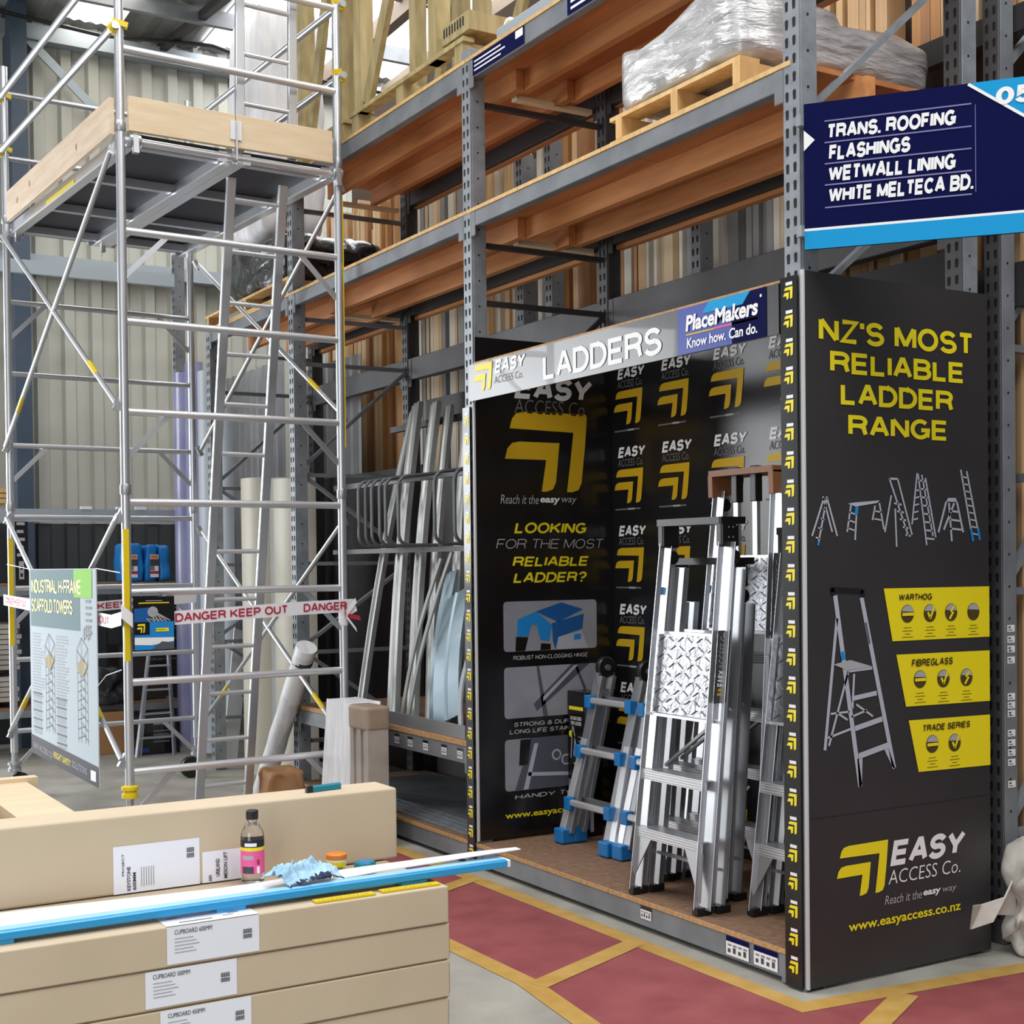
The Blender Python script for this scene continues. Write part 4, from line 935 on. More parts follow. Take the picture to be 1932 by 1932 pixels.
for a, z0, z1 in ((0, 4.97, 4.86), (0, 4.56, 4.49), (WA, 4.98, 4.93), (WA, 4.55, 4.47)):
    off = -.03 if a == 0 else .03
    o = T_((a + off, -.04, z0), (a + off, LB + .05, z1), .0215, 'alu', 'guard_rail')
    mb = MB()
    for bb, z in ((0.0, z0), (LB, z1)):
        mb.lathe(W(a + off, bb - .02, z - .005), [(.027, 0), (.033, .006), (.033, .03), (.027, .036)], 'yellow_plastic', 14, axis=EB); c = W(a + off * .2, bb, z); sg = 1 if a == 0 else -.6; mb.bar(c + Vector((-.03 * sg, 0, .03)), c + Vector((.05 * sg, -.02, .01)), .035, .03, 'yellow_plastic')
    mb.build('rail_clip', o)
# platforms: two boards hooked on the z=3.95 rungs
for k, (a0, a1) in enumerate(((.03, .655), (.68, WA - .03))):
    mb = MB(); vs = [W(a, b_, z) for z in (3.985, 3.998) for b_ in (.02, LB - .02) for a in (a0 + .02, a1 - .02)]
    mb.add(vs, [(0, 2, 3, 1), (4, 5, 7, 6), (0, 1, 5, 4), (2, 6, 7, 3), (0, 4, 6, 2), (1, 3, 7, 5)], 'deck_dark'); pl = mb.build('platform', tower)
    for a in (a0 + .02, a1 - .02):
        mb = MB(); mb.bar(W(a, -.01, 3.955), W(a, LB + .01, 3.955), .035, .085, 'alu'); mb.bar(W(a, -.01, 3.918), W(a, LB + .01, 3.918), .06, .012, 'alu_bright'); mb.build('side_rail', pl)
    for f in (.03, .35, .68, .97):
        mb = MB(); mb.bar(W(a0 + .03, LB * f, 3.955), W(a1 - .03, LB * f, 3.955), .05, .05, 'alu'); mb.build('cross_bar', pl)
    for bb in (0, LB):
        for a in (a0 + .06, a1 - .06): mb = MB(); mb.bar(W(a, bb, 3.915), W(a, bb, 3.98), .03, .05, 'alu_dull'); mb.build('hook', pl)
MB().bar(W(.03, .95, 3.94), W(.03, 1.55, 3.94), .004, .035, 'yellow_print').build('caution_strip', tower)
# toe boards
t = thing('toe_board', 'pale pine toe board along the front edge of the scaffold platform', 'toe board')
mb = MB(); mb.bar(W(.03, -.043, 4.083), W(.655, -.043, 4.088), .03, .19, 'pine'); mb.bar(W(.66, -.043, 4.088), W(1.275, -.043, 4.095), .03, .19, 'pine'); mb.build('plank', t, bevel=.002, seg=1)
mb = MB(); mb.bar(W(.61, -.028, 4.02), W(.61, -.028, 4.14), .0, .0, 'alu_dull') if 0 else mb.bar(W(.62, -.063, 4.09), W(.69, -.063, 4.09), .006, .11, 'alu_bright', up=(0, 0, 1)); mb.bar(W(.655, -.068, 3.92), W(.655, -.068, 4.14), .014, .012, 'alu_dull'); mb.build('clip', t)
t = thing('toe_board', 'knotty pine toe board along the left side of the scaffold platform', 'toe board')
MB().bar(W(-.046, .0, 4.07), W(-.046, 2.17, 4.047), .03, .20, 'pine_side').build('plank', t, bevel=.002, seg=1)
d = Dec(W(-.061, 2.25, 3.95), -EB, (0, 0, 1), -EA)
for a, z in ((.35, .08), (.65, .12), (1.65, .1)): d.circle('knot', 'particle_edge', (a, z), .012, 10, ry=.02)
d.build(t)
# clamps at the platform level
for a, b_ in ((.04, -.02), (WA - .05, -.02), (.04, LB), (.64, LB)):
    mb = MB(); mb.lathe(W(a, b_, 3.95), [(.03, 0), (.036, .005), (.036, .06), (.03, .065)], 'alu_dull', 14, axis=EA); mb.bar(W(a + .03, b_ - .03, 3.87), W(a + .03, b_ - .02, 3.97), .03, .03, 'alu_dull'); mb.build('coupler', tower)
# ladders inside the tower
def tower_ladder(label, p0, p1, wd, z0r, dz, n):
    t = thing('scaffold_ladder', label, 'ladder'); p0, p1 = Vector(p0), Vector(p1)
    for s in (-1, 1):
        o = MB().bar(W(p0.x + s * wd / 2, p0.y, p0.z), W(p1.x + s * wd / 2, p1.y, p1.z), .055, .028, 'alu', up=EB, r=.004).build('stile', t)
    for k in range(n):
        z = z0r + dz * k; f = (z - p0.z) / (p1.z - p0.z); c = p0.lerp(p1, f)
        MB().tube(W(c.x - wd / 2, c.y, c.z), W(c.x + wd / 2, c.y, c.z), .014, 'alu_bright', 10).build('rung', t, smooth=True)
    return t
tower_ladder('aluminium ladder sloping up inside the scaffold tower to the platform', (.875, .80, .06), (.865, .12, 3.87), .33, .20, .296, 13)
tower_ladder('short aluminium ladder standing upright above the scaffold platform', (.90, .07, 4.02), (.92, .07, 5.4), .335, 4.3, .29, 4)

# posters and tape on the tower
t = thing('instruction_banner', 'large pale instruction banner on scaffold towers tied to the tower side', 'banner')
o_ = W(-.075, 1.70, .36); mb = MB(); BL, BH = 1.39, 1.225
mb.prism([o_ + EB * -a + Vector((0, 0, z)) for a, z in ((0, .03), (BL, -.03), (BL, BH), (0, BH))], EA * .006, 'poster_pale'); mb.build('sheet', t)
d = Dec(o_, -EB, (0, 0, 1), -EA)
d.rect('heading_panel', 'poster_green', .03, BH * .70, BL * .78, BH - .005); d.rect('heading_panel', 'poster_lime', BL * .70, BH * .86, BL * .95, BH - .005, 2)
d.block('lettering', 'yellow_print', 'INDUSTRIAL H-FRAME', .06, BH * .875, BL * .80, BH * .945, .16, 0, 3); d.block('lettering', 'yellow_print', 'SCAFFOLD TOWERS', .06, BH * .775, BL * .68, BH * .845, .16, 0, 3)
d.poly('footer', 'deck_dark', [(0, .03), (BL, -.03), (BL, .09), (0, .15)], 2)
d.text('footer', 'mid_print', 'EASY ACCESS CO', .06, .07, BL * .34, .105, 0, 0, 3, dv=-.03); d.text('footer', 'yellow_print', 'HEIGHT SAFETY', BL * .36, .05, BL * .62, .09, .01, 0, 3, dv=-.02); d.text('footer', 'mid_print', 'SOLUTIONS', BL * .64, .035, BL * .85, .075, 0, 0, 3, dv=-.015)
d.rect('footer', 'white_print', BL * .90, .0, BL * .97, .06, 3)
rr = random.Random(4)
for cx_, n in ((.06, 22), (BL * .42, 24)):
    for k in range(n):
        z = BH * .66 - .019 * k; d.rect('fine_print', 'ink_grey', cx_, z, cx_ + rr.uniform(.16, .27), z + .005, 2)
for cx_, n in ((.06, 5), (BL * .42, 6)):
    for k in range(n):
        z = .42 - .055 * k; d.rect('table', 'ink', cx_, z, cx_ + .2, z + .012, 2)
        for j in range(3): d.rect('table', 'ink_grey', cx_ + .005, z - .012 - .01 * j, cx_ + .195, z - .009 - .01 * j, 2)
for cx_ in (BL * .32, BL * .80):
    top = BH * .62
    for dx in (-.09, -.03, .05, .10):
        d.line('tower_drawing', 'ink', (cx_ + dx, .2), (cx_ + dx, top - .12 + .05 * (dx > -.05)), .005, 2)
    for k in range(9):
        z = .22 + .055 * k; d.line('tower_drawing', 'ink', (cx_ - .09, z), (cx_ + .05, z + .03), .004, 2); d.line('tower_drawing', 'ink', (cx_ - .03, z + .045), (cx_ + .10, z), .004, 2)
    d.poly('tower_drawing', 'crate_wood', [(cx_ - .1, top - .12), (cx_ - .01, top - .06), (cx_ + .11, top - .1), (cx_ + .02, top - .17)], 3)
    for p, q in (((-.1, -.12), (-.1, -.02)), ((.11, -.1), (.11, .0)), ((-.01, -.06), (-.01, .06)), ((-.1, -.02), (-.01, .06)), ((-.01, .06), (.11, 0)), ((.11, 0), (.02, -.07)), ((.02, -.07), (-.1, -.02)), ((.02, -.17), (.02, -.07))):
        d.line('tower_drawing', 'ink', (cx_ + p[0], top + p[1]), (cx_ + q[0], top + q[1]), .005, 3)
for k in range(6): d.rect('fine_print', 'ink', BL * .86, BH * (.84 - .03 * k), BL * (.93 + .01 * (k % 2)), BH * (.85 - .03 * k), 3)
d.block('fine_print', 'ink_grey', 'EASY', BL * .82, BH * .66, BL * .93, BH * .72, .23, .2, 3)
d.build(t)
mb = MB(); mb.path([o_ + Vector((0, 0, BH)), W(-.032, LB, 1.62)], .003, 'white_plastic', 6); mb.path([o_ - EB * BL + Vector((0, 0, BH)), W(-.032, .02, 1.56)], .003, 'white_plastic', 6); mb.path([o_ - EB * BL + Vector((0, 0, BH * .45)), W(-.06, .2, .98), W(-.032, .02, 1.02)], .003, 'white_plastic', 6); mb.build('tie', t)
t = thing('hanging_leaflet', 'small blue and black leaflet tied under the front rung of the scaffold', 'sign')
o_ = W(.012, -.062, 1.125); mb = MB(); mb.prism([o_ + EA * a + Vector((0, 0, z)) for a, z in ((0, 0), (.235, 0), (.235, .30), (0, .30))], EB * .004, 'black_print'); mb.build('sheet', t)
d = Dec(o_, EA, (0, 0, 1), -EB)
d.rect('print', 'yellow_print', .03, .262, .205, .268); d.rect('print', 'mid_print', .07, .275, .165, .279)
d.poly('print', 'pic_blue_dark', [(.005, .16), (.09, .16), (.09, .24), (.005, .235)], 1)
for k in range(5): d.poly('print', 'mid_print', [(.07 + .012 * k, .18), (.078 + .012 * k, .18), (.10 + .025 * k, .16), (.09 + .025 * k, .16)], 2); d.line('print', 'mid_print', (.09 + .01 * k, .235 - .006 * k), (.12 + .022 * k, .165), .006, 3)
d.circle('print', 'mid_print', (.11, .215), .03, k=2)
d.rect('print', 'pic_blue', .005, .005, .23, .16, 1); d.poly('print', 'white_print', [(.005, .075), (.23, .07), (.23, .05), (.10, .03), (.005, .035)], 2); d.poly('print', 'pic_dark', [(.10, .005), (.23, .005), (.23, .04), (.16, .05)], 3)
d.rect('print', 'black_print', .005, .09, .09, .16, 3); d.logo('print', 'yellow_print', .02, .1, .065, .15, 4); d.rect('print', 'yellow_print', .125, .105, .2, .125, 3); d.rect('print', 'ink', .12, .115, .18, .117, 4)
d.build(t)
mb = MB(); mb.tube(o_ + EA * .06 + Vector((0, 0, .29)), W(.072, -.025, 1.45), .0015, 'ink', 5); mb.tube(o_ + EA * .165 + Vector((0, 0, .29)), W(.177, -.025, 1.45), .0015, 'ink', 5); mb.build('tie', t)
# barrier tape wound round the tower
def ribbon(name, label, pts, h, words, m='tape_white'):
    t = thing(name, label, 'barrier tape')
    b = MB(); th = Vector((0, .001, 0)); n = len(pts)
    for p, q in zip(pts[:-1], pts[1:]):
        p, q = Vector(p), Vector(q); hh0 = Vector((0, 0, h)); b.prism([p, q, q + hh0, p + hh0], th, m)
    b.build('strip', t)
    dec = {}
    for (i, s_, f0, f1) in words:
        p, q = Vector(pts[i]), Vector(pts[i + 1]); u = (q - p).normalized(); L = (q - p).length
        d = Dec(p, u, (0, 0, 1), u.cross(Vector((0, 0, 1)))); d.b = dec
        d.block('lettering', 'tape_red', s_, L * f0, h * .2, L * f1, h * .82, .19)
    d.build(t); return t
ribbon('barrier_tape', 'white danger keep out tape stretched across the front of the scaffold', [W(-.05, -.045, 1.31), W(0.02, -.05, 1.25), W(.24, -.05, 1.262), W(1.0, -.05, 1.295), W(WA + .045, -.05, 1.305)], .078,
       [(2, 'DANGER KEEP OUT', .02, .92), (3, 'DANGER', .12, .88), (1, 'UO', .1, .25)])
ribbon('barrier_tape', 'white danger tape running back along the left side of the scaffold', [W(-.05, LB + .03, 1.335), W(-.058, .1, 1.25), W(-.05, -.045, 1.27)], .075, [(0, 'DANGER KEEP OUT', .02, .25), (0, 'KEEP OUT', .80, .98)])
ribbon('barrier_tape', 'loose white danger tape sagging between the rear posts of the scaffold', [W(-.02, LB - .035, 1.33), W(.5, LB - .045, 1.27), W(WA, LB - .035, 1.32)], .07, [(0, 'DANGER', .2, .8), (1, 'KEEP OUT', .1, .6)])
mb = MB(); c = W(WA, 0, 1.30)
for k, (dx, dz) in enumerate(((.06, .04), (.08, -.02), (.05, -.09), (-.03, .07), (.04, .09))): mb.prism([c + Vector((-.01, -.04, 0)), c + Vector((dx, -.05 - .01 * k, dz)), c + Vector((dx + .01, -.05 - .01 * k, dz - .03)), c + Vector((.0, -.04, -.03))], (0, .001, 0), 'tape_white' if k % 2 == 0 else 'tape_red')
for z in (-.05, .0, .05): mb.lathe(c + Vector((0, 0, z)), [(.0275, -.03), (.03, -.02), (.029, .0), (.031, .02), (.0275, .03)], 'tape_white', 12)
t = thing('tape_knot', 'knotted tape end on the right front post of the scaffold', 'tape'); mb.build('knot', t)

# ================================================================ FOREGROUND CARTONS
X1 = -1.63
def flat_box(label, x0, x1, y0, y1, z0, z1, lab=None, name='flat_carton'):
    t = thing(name, label, 'carton', 'stacked flat-pack cartons'); B(x0, x1, y0, y1, z0, z1, 'cardboard').build('box', t, bevel=.004, seg=2)
    mb = MB(); mb.box(x1 - .018, x1 + .0015, y0 + .004, y0 + .012, z0 + .01, z1 - .01, 'cardboard_dark'); mb.box(x0 + .01, x1 - .01, y0 - .0012, y0, z0 + .001, z0 + .004, 'cardboard_dark'); mb.build('flap_gap', t)
    if lab:
        a0, a1, s_ = lab; d = Dec((a0, y0, z0), (1, 0, 0), (0, 0, 1), (0, -1, 0)); w_ = a1 - a0; h = z1 - z0
        d.rect('shipping_label', 'paper', 0, .008, w_, h - .001); d.text('shipping_label', 'ink', s_, .02, h - .022, w_ * .48, h - .010, .0)
        for k in range(5): d.rect('shipping_label', 'ink_grey', .02, h - .034 - .009 * k, .02 + .05 + .008 * ((k * 7) % 3), h - .0325 - .009 * k, 2)
        for k in range(9): d.rect('shipping_label', 'ink', w_ * .82 + .0028 * k, h * .44, w_ * .82 + .0028 * k + .0012 + .0006 * (k % 2), h * .68, 2)
        d.rect('shipping_label', 'white_print', w_ * .815, h * .55, w_ * .93, h * .565, 3); d.build(t)
    return t
zb = [.658, .551, .445, .336, .224, .112, 0]
names = [('top flat carton of the stack in the foreground with a label folded over its edge', (-2.455, -2.205, 'CUPBOARD 600MM')), ('second flat carton from the top of the foreground stack', (-2.512, -2.268, 'CUPBOARD 500MM')), ('third flat carton from the top of the foreground stack, lowest with a label in view', (-2.475, -2.23, 'CUPBOARD 450MM')),
         ('fourth flat carton from the top of the foreground stack, cut by the picture edge', None), ('flat carton low in the foreground stack beneath the fourth one', None), ('bottom flat carton of the foreground stack on the floor', None)]
for k, (lb, la) in enumerate(names):
    dx = (0, .003, .001, -.002, .002, 0)[k]
    flat_box(lb, -3.55, X1 + dx, -.28 + .002 * (k % 2), .36, zb[k + 1] + .0008, zb[k] - (.0008 if k else 0), la)
zt = .658
d = Dec((-2.455, -.28, zt), (1, 0, 0), (0, 1, 0), (0, 0, 1)); t0 = [o for o in sc.objects if o.name == 'flat_carton'][0]
d.rect('shipping_label', 'paper', 0, 0, .25, .12); 
for k in range(3): d.rect('shipping_label', 'ink_grey', .16 + .02 * k, .03 + .02 * k, .19 + .02 * k, .034 + .02 * k, 2)
d.rect('shipping_label', 'ink_grey', .04, .02, .13, .026, 2); d.rect('shipping_label', 'ink', .02, .07, .05, .074, 2); d.build(t0)
t = thing('upright_carton', 'long flat carton standing on edge at the back of the stack', 'carton')
B(-3.55, -1.592, .13, .285, zt + .003, .884, 'cardboard').build('box', t, bevel=.008, seg=3)
d = Dec((-2.483, .13, zt), (1, 0, 0), (0, 0, 1), (0, -1, 0))
d.rect('shipping_label', 'paper', 0, .005, .25, .14); d.rect('shipping_label', 'paper', .258, .005, .38, .096)
dv = Dec((-2.483 + .06, .13, zt), (0, 0, 1), (-1, 0, 0), (0, -1, 0)); dv.b = d.b
dv.text('shipping_label', 'ink', 'PROJECT', .055, .028, .118, .036, .01); dv.text('shipping_label', 'ink', 'KEYSTONE', .012, .012, .08, .022, .02); dv.text('shipping_label', 'ink', '600MM', .012, -.004, .062, .006, .02)
dv.text('shipping_label', 'ink', 'URBLAND', .02, -.25, .072, -.238, .02); dv.text('shipping_label', 'ink', 'MESON LIFT', .012, -.273, .09, -.262, .02); dv.text('shipping_label', 'ink', 'AIN', .008, -.226, .026, -.216, .02)
for k in range(6): dv.rect('shipping_label', 'ink_grey', .02, -.02 - .007 * k, .075, -.0185 - .007 * k, 2)
for k in range(8): d.rect('shipping_label', 'ink', .212 + .0028 * k, .085, .2135 + .0028 * k, .115, 2)
d.rect('shipping_label', 'white_print', .21, .099, .236, .101, 3); d.build(t)
# things lying on the cartons
t = thing('spirit_level', 'long blue box level lying across the foreground carton stack', 'level')
p0, p1 = Vector((-3.4, -.195, zt + .021)), Vector((-1.40, -.195, zt + .0265))
MB().bar(p0, p1, .062, .022, 'blue_level', r=.003).build('body', t)
MB().bar(p0 + Vector((0, .004, .0112)), p1 + Vector((0, .004, .0112)), .036, .0016, 'blue_level_light').build('top_face', t)
MB().bar(p1, p1 + Vector((.012, 0, 0)), .064, .024, 'white_plastic').build('end_cap', t, bevel=.004)
for xx in (-2.9, -2.3, -1.75): MB().box(xx, xx + .08, -.22, -.17, zt + .0005, zt + .0125, 'blue_level').build('pad', t)
t = thing('white_strip', 'long white plastic strip lying beside the blue level', 'strip')
mb = MB(); mb.path([(-3.4, -.09, zt + .012), (-2.6, -.06, zt + .010), (-2.2, -.09, zt + .008), (-1.8, -.15, zt + .014), (-1.385, -.185, zt + .045)], .003, 'white_plastic', 4)
pts = [(-3.4, .09), (-2.75, .085), (-2.2, .03), (-1.8, -.06), (-1.46, -.135), (-1.335, -.165)]
zs_ = [.006, .006, .005, .034, .052, .056]
mb = MB()
for i in range(len(pts) - 1):
    (xa, ya), (xb, yb) = pts[i], pts[i + 1]; WS = (.21, .20, .15, .085, .05, .03); wa, wb_ = WS[i], WS[i + 1]
    mb.add([(xa, ya, zt + zs_[i] + .003), (xb, yb, zt + zs_[i + 1] + .003), (xb, yb - wb_, zt + zs_[i + 1] + .003), (xa, ya - wa, zt + zs_[i] + .003), (xa, ya, zt + zs_[i]), (xb, yb, zt + zs_[i + 1]), (xb, yb - wb_, zt + zs_[i + 1]), (xa, ya - wa, zt + zs_[i])],
           [(0, 1, 2, 3), (4, 7, 6, 5), (0, 4, 5, 1), (3, 2, 6, 7), (0, 3, 7, 4), (1, 5, 6, 2)], 'white_plastic')
mb.build('strip', t)
t = thing('solvent_bottle', 'clear solvent bottle with black cap and pink label on the carton stack', 'bottle')
c = (-2.1, .05, zt + .0095)
MB().lathe(c, [(.028, 0), (.033, .004), (.034, .012), (.034, .135), (.031, .148), (.022, .166), (.0155, .176), (.0155, .186)], 'clear_plastic', 28).build('body', t, smooth=True)
mb = MB(); mb.lathe((c[0], c[1], c[2] + .183), [(.017, 0), (.018, .002), (.018, .024), (.016, .026)], 'black_plastic', 24); mb.build('cap', t, smooth=True)
def label_band(z0, z1, m, r=.0345, f0=0, f1=1, name='label', b=None):
    b = b or MB(); n = 24; ks = range(int(n * f0), int(n * f1) + 1)
    vs = [(c[0] + r * cos(2 * pi * k / n), c[1] + r * sin(2 * pi * k / n), c[2] + z) for k in ks for z in (z0, z1)]
    b.add(vs, [(2 * i, 2 * i + 2, 2 * i + 3, 2 * i + 1) for i in range(len(list(ks)) - 1)], m); return b
mb = label_band(.105, .125, 'black_plastic'); label_band(.095, .105, 'yellow_print', b=mb); label_band(.028, .095, 'pink_label', b=mb); label_band(.108, .118, 'white_print', .0347, .60, .78, b=mb); label_band(.07, .082, 'mid_print', .0348, .58, .72, b=mb); label_band(.03, .05, 'ink', .0348, .58, .72, b=mb); label_band(.03, .05, 'white_print', .0348, .76, .82, b=mb); label_band(.055, .07, 'tape_red', .0348, .77, .83, b=mb)
mb.build('label', t)
t = thing('filler_jar', 'small cream jar with an orange lid beside the blue rag', 'jar')
c = (-1.845, .03, zt + .009); MB().lathe(c, [(.026, 0), (.029, .003), (.030, .04), (.028, .046)], 'cream_plastic', 24).build('body', t, smooth=True); MB().lathe((c[0], c[1], c[2] + .042), [(.031, 0), (.0315, .002), (.031, .013), (.028, .015)], 'orange_plastic', 24).build('lid', t, smooth=True)
mb = label_band(.008, .034, 'yellow_print', .0303, .55, .85); label_band(.012, .02, 'ink_grey', .0305, .6, .8, b=mb); mb.build('label', t)
t = thing('tape_measure', 'round blue tape measure lying next to the filler jar', 'tape measure')
c = (-1.765, .0, zt + .012); MB().lathe(c, [(.028, 0), (.033, .004), (.033, .02), (.028, .026)], 'teal_plastic', 24).build('case', t, smooth=True); MB().lathe((c[0], c[1], c[2] + .0262), [(.022, 0), (.018, .001)], 'blue_plastic', 20).build('face', t, smooth=True); MB().box(c[0] - .05, c[0] - .03, c[1] - .02, c[1] - .008, c[2], c[2] + .012, 'black_plastic').build('blade_end', t)
# crumpled rag
from mathutils import noise as NZ
bm = bmesh.new(); bmesh.ops.create_grid(bm, x_segments=36, y_segments=24, size=.5)
for v in bm.verts:
    x, y = v.co.x, v.co.y
    h = abs(NZ.noise(Vector((x * 5, y * 5, 1)))) * .065 + abs(NZ.noise(Vector((x * 11, y * 11, 4)))) * .035
    f = max(0, 1 - (x * x + y * y) * 2.0)
    v.co = Vector((x * .18 + NZ.noise(Vector((x * 4, y * 4, 7))) * .02, y * .15 + NZ.noise(Vector((x * 4, y * 4, 9))) * .02, .003 + h * f + .012 * f))
me = bpy.data.meshes.new('shop_rag'); bm.to_mesh(me); bm.free(); me.materials.append(MATS['rag']); me.materials.append(MATS['rag_dark'])
for p in me.polygons:
    p.use_smooth = True
    if p.center.y < -.06 and NZ.noise(p.center * 40) > -.15: p.material_index = 1
o = bpy.data.objects.new('shop_rag', me); col.objects.link(o); o.location = (-2.01, -.115, zt + .040); o.rotation_euler = (.06, 0, .2)
so = o.modifiers.new('s', 'SOLIDIFY'); so.thickness = .002
tag(o, 'crumpled pale blue rag with navy edge heaped on the level', 'rag')
for k, (x0, x1, y, lb) in enumerate(((-2.035, -1.855, -.268, 'left yellow folding rule lying in front of the blue level'), (-1.83, -1.645, -.26, 'right yellow folding rule beside the stack end in front of the level'))):
    t = thing('yellow_rule', lb, 'rule', 'yellow rules by the level'); mb = MB(); mb.box(x0, x1, y, y + .03, zt + .0005, zt + .007, 'yellow_plastic'); mb.build('blade', t, bevel=.001)
    d = Dec((x0, y, zt + .007), (1, 0, 0), (0, 1, 0), (0, 0, 1))
    for j in range(12): d.rect('scale_mark', 'ink', .01 + .013 * j, .0, .0112 + .013 * j, .008 + .004 * (j % 2))
    d.build(t)
t = thing('utility_knife', 'teal utility knife lying on the upright carton edge', 'knife')
MB().bar((-1.855, .2, .893), (-1.75, .215, .893), .016, .022, 'teal_plastic', r=.004).build('handle', t); MB().bar((-1.87, .198, .894), (-1.85, .2, .894), .015, .02, 'black_plastic').build('tip', t)
# timber frame behind the cartons at the left edge
t = thing('timber_bench', 'raw pine frame at the left edge behind the upright carton', 'timber frame')
for a in ((-3.1, -2.655, .75, .845), (-2.60, -2.45, .70, .76)): pass
MB().box(-3.3, -2.40, 1.50, 1.56, .68, .815, 'pine').build('end_rail', t); MB().box(-2.62, -2.44, .55, 1.50, .755, .80, 'pine').build('side_rail', t); MB().box(-2.95, -2.69, .5, 1.50, .755, .80, 'pine').build('side_rail', t)
for x in (-2.54, -2.9, -3.2): MB().box(x, x + .07, 1.42, 1.50, 0, .755, 'pine').build('leg', t); MB().box(x, x + .07, .58, .66, 0, .755, 'pine').build('leg', t)
MB().box(-2.69, -2.62, .6, 1.5, .70, .72, 'brown_card').build('lower_slat', t)

# ================================================================ MIDDLE BAY: FLASHINGS, DIVIDERS, SHEETS
t = thing('divider_rack', 'grey steel rack of bent divider hoops holding the leaning flashings', 'divider rack')
for y in (3.93, 3.83, 3.74, 3.63, 3.55, 3.38, 2.93, 2.70):
    x0, xb, za, zb_, r = .02, .27, 1.70, 2.10, .06
    pts = [(xb, y, zb_ + .02), (x0 + r, y, zb_)] + [(x0 + r - r * sin(k * pi / 6), y, zb_ - r + r * cos(k * pi / 6)) for k in (1, 2, 3)] + [(x0, y, za + r)] + [(x0 + r - r * cos(k * pi / 6), y, za + r - r * sin(k * pi / 6)) for k in (1, 2, 3)] + [(xb, y, za)]
    MB().path(pts, .0105, 'hoop_steel', 8).build('hoop', t, smooth=True)
MB().box(.27, .30, 2.56, 4.88, 2.09, 2.125, 'charcoal_steel').build('top_bar', t); MB().box(.26, .29, 2.56, 4.88, 1.66, 1.69, 'charcoal_steel').build('bottom_bar', t)
MB().box(.70, .74, 2.56, 4.88, 2.50, 2.54, 'dark_steel').build('back_bar', t)
def flashing(label, p, q, w_, lip, m='flashing', bow=.03):
    t = MB(); p, q = Vector(p), Vector(q); d_ = (q - p).normalized(); u = Vector((0, 1, 0)); u = (u - d_ * u.dot(d_)).normalized(); v = d_.cross(u)
    prof = [(-w_ / 2, 0), (-w_ / 2, -lip), (-w_ / 2 + .004, -lip), (-w_ / 2 + .004, -.004), (-.008, -.004), (0, .006), (.008, -.004), (w_ / 2 - .004, -.004), (w_ / 2 - .004, -lip), (w_ / 2, -lip), (w_ / 2, 0), (.010, 0), (0, .011), (-.010, 0)]
    n = len(prof); K = 9; vs = []
    for i in range(K):
        f = i / (K - 1); c = p.lerp(q, f) + Vector((-bow * sin(pi * f), 0, 0))
        vs += [c + u * a + v * b_ for a, b_ in prof]
    fs = [(i * n + j, i * n + (j + 1) % n, (i + 1) * n + (j + 1) % n, (i + 1) * n + j) for i in range(K - 1) for j in range(n)] + [tuple(range(n))[::-1], tuple(range((K - 1) * n, K * n))]
    t.add(vs, fs, m); o = t.build('metal_flashing'); tag(o, label, 'flashing', 'flashings leaning in the divider rack'); return o
fz = .69
flashing('leftmost long metal flashing, leaning from the white wrapped bundle to the divider rack', (.09, 4.12, fz), (.62, 4.38, 2.60), .075, .03)
flashing('broad folded metal flashing second from the left in the divider rack', (.08, 3.64, fz), (.60, 4.29, 2.64), .10, .035)
flashing('tall metal flashing third from the left, close against the broad folded one', (.13, 3.49, fz), (.66, 4.15, 2.53), .07, .03)
flashing('tall grey metal flashing in the middle of the leaning row', (.08, 3.38, fz), (.61, 4.05, 2.62), .085, .035)
flashing('tall metal flashing just right of the middle of the leaning row', (.13, 3.25, fz), (.66, 3.96, 2.59), .08, .03)
flashing('thin short metal strip crossing in front of the tall flashings', (.035, 3.41, fz), (.26, 3.32, 1.62), .02, .012)
flashing('thin longer metal strip crossing the tall flashings toward the display post', (.035, 3.33, fz), (.28, 3.22, 1.66), .022, .012)
flashing('wide pale blue flashing leaning low beside the display post', (.12, 3.15, fz + .01), (.36, 3.38, 1.54), .13, .03, 'flashing_blue')
flashing('widest glassy pale flashing leaning nearest the display post', (.06, 2.90, fz + .035), (.30, 3.20, 1.42), .26, .02, 'flashing_blue')
flashing('upper metal flashing leaning steeply behind the narrow display post strip', (.20, 3.06, fz), (.63, 3.66, 2.50), .09, .03)
flashing('short white edged flashing standing at the display post foot', (.04, 2.70, fz), (.20, 2.88, 1.1), .03, .012, 'white_sheet')
def curved_sheet(name, label, cx_, cy, r, a0, a1, z0, z1, m, cat, group=None, th=.006, n=14):
    vs = []
    for z in (z0, z1):
        for rr_ in (r, r - th):
            vs += [(cx_ + rr_ * cos(radians(a0 + (a1 - a0) * k / n)), cy + rr_ * sin(radians(a0 + (a1 - a0) * k / n)), z) for k in range(n + 1)]
    q = n + 1; b = MB(); fs = []
    for k in range(n): fs += [(k, k + 1, 2 * q + k + 1, 2 * q + k), (q + k, q + k + 1, 3 * q + k + 1, 3 * q + k), (k, k + 1, q + k + 1, q + k), (2 * q + k, 2 * q + k + 1, 3 * q + k + 1, 3 * q + k)]
    fs += [(0, q, 3 * q, 2 * q), (n, q + n, 3 * q + n, 2 * q + n)]
    b.add(vs, fs, m); o = b.build(name, smooth=True); tag(o, label, cat, group); return o
curved_sheet('lining_sheet', 'beige lining sheet standing in the corner, nearest the third rack upright', .44, 5.58, .31, 135, 246, .0, 2.21, 'beige_sheet', 'sheet', 'standing lining sheets')
curved_sheet('lining_sheet', 'grey-beige lining sheet standing in the middle behind the tower ladder', .56, 5.95, .32, 135, 246, .0, 2.24, 'grey_sheet', 'sheet', 'standing lining sheets')
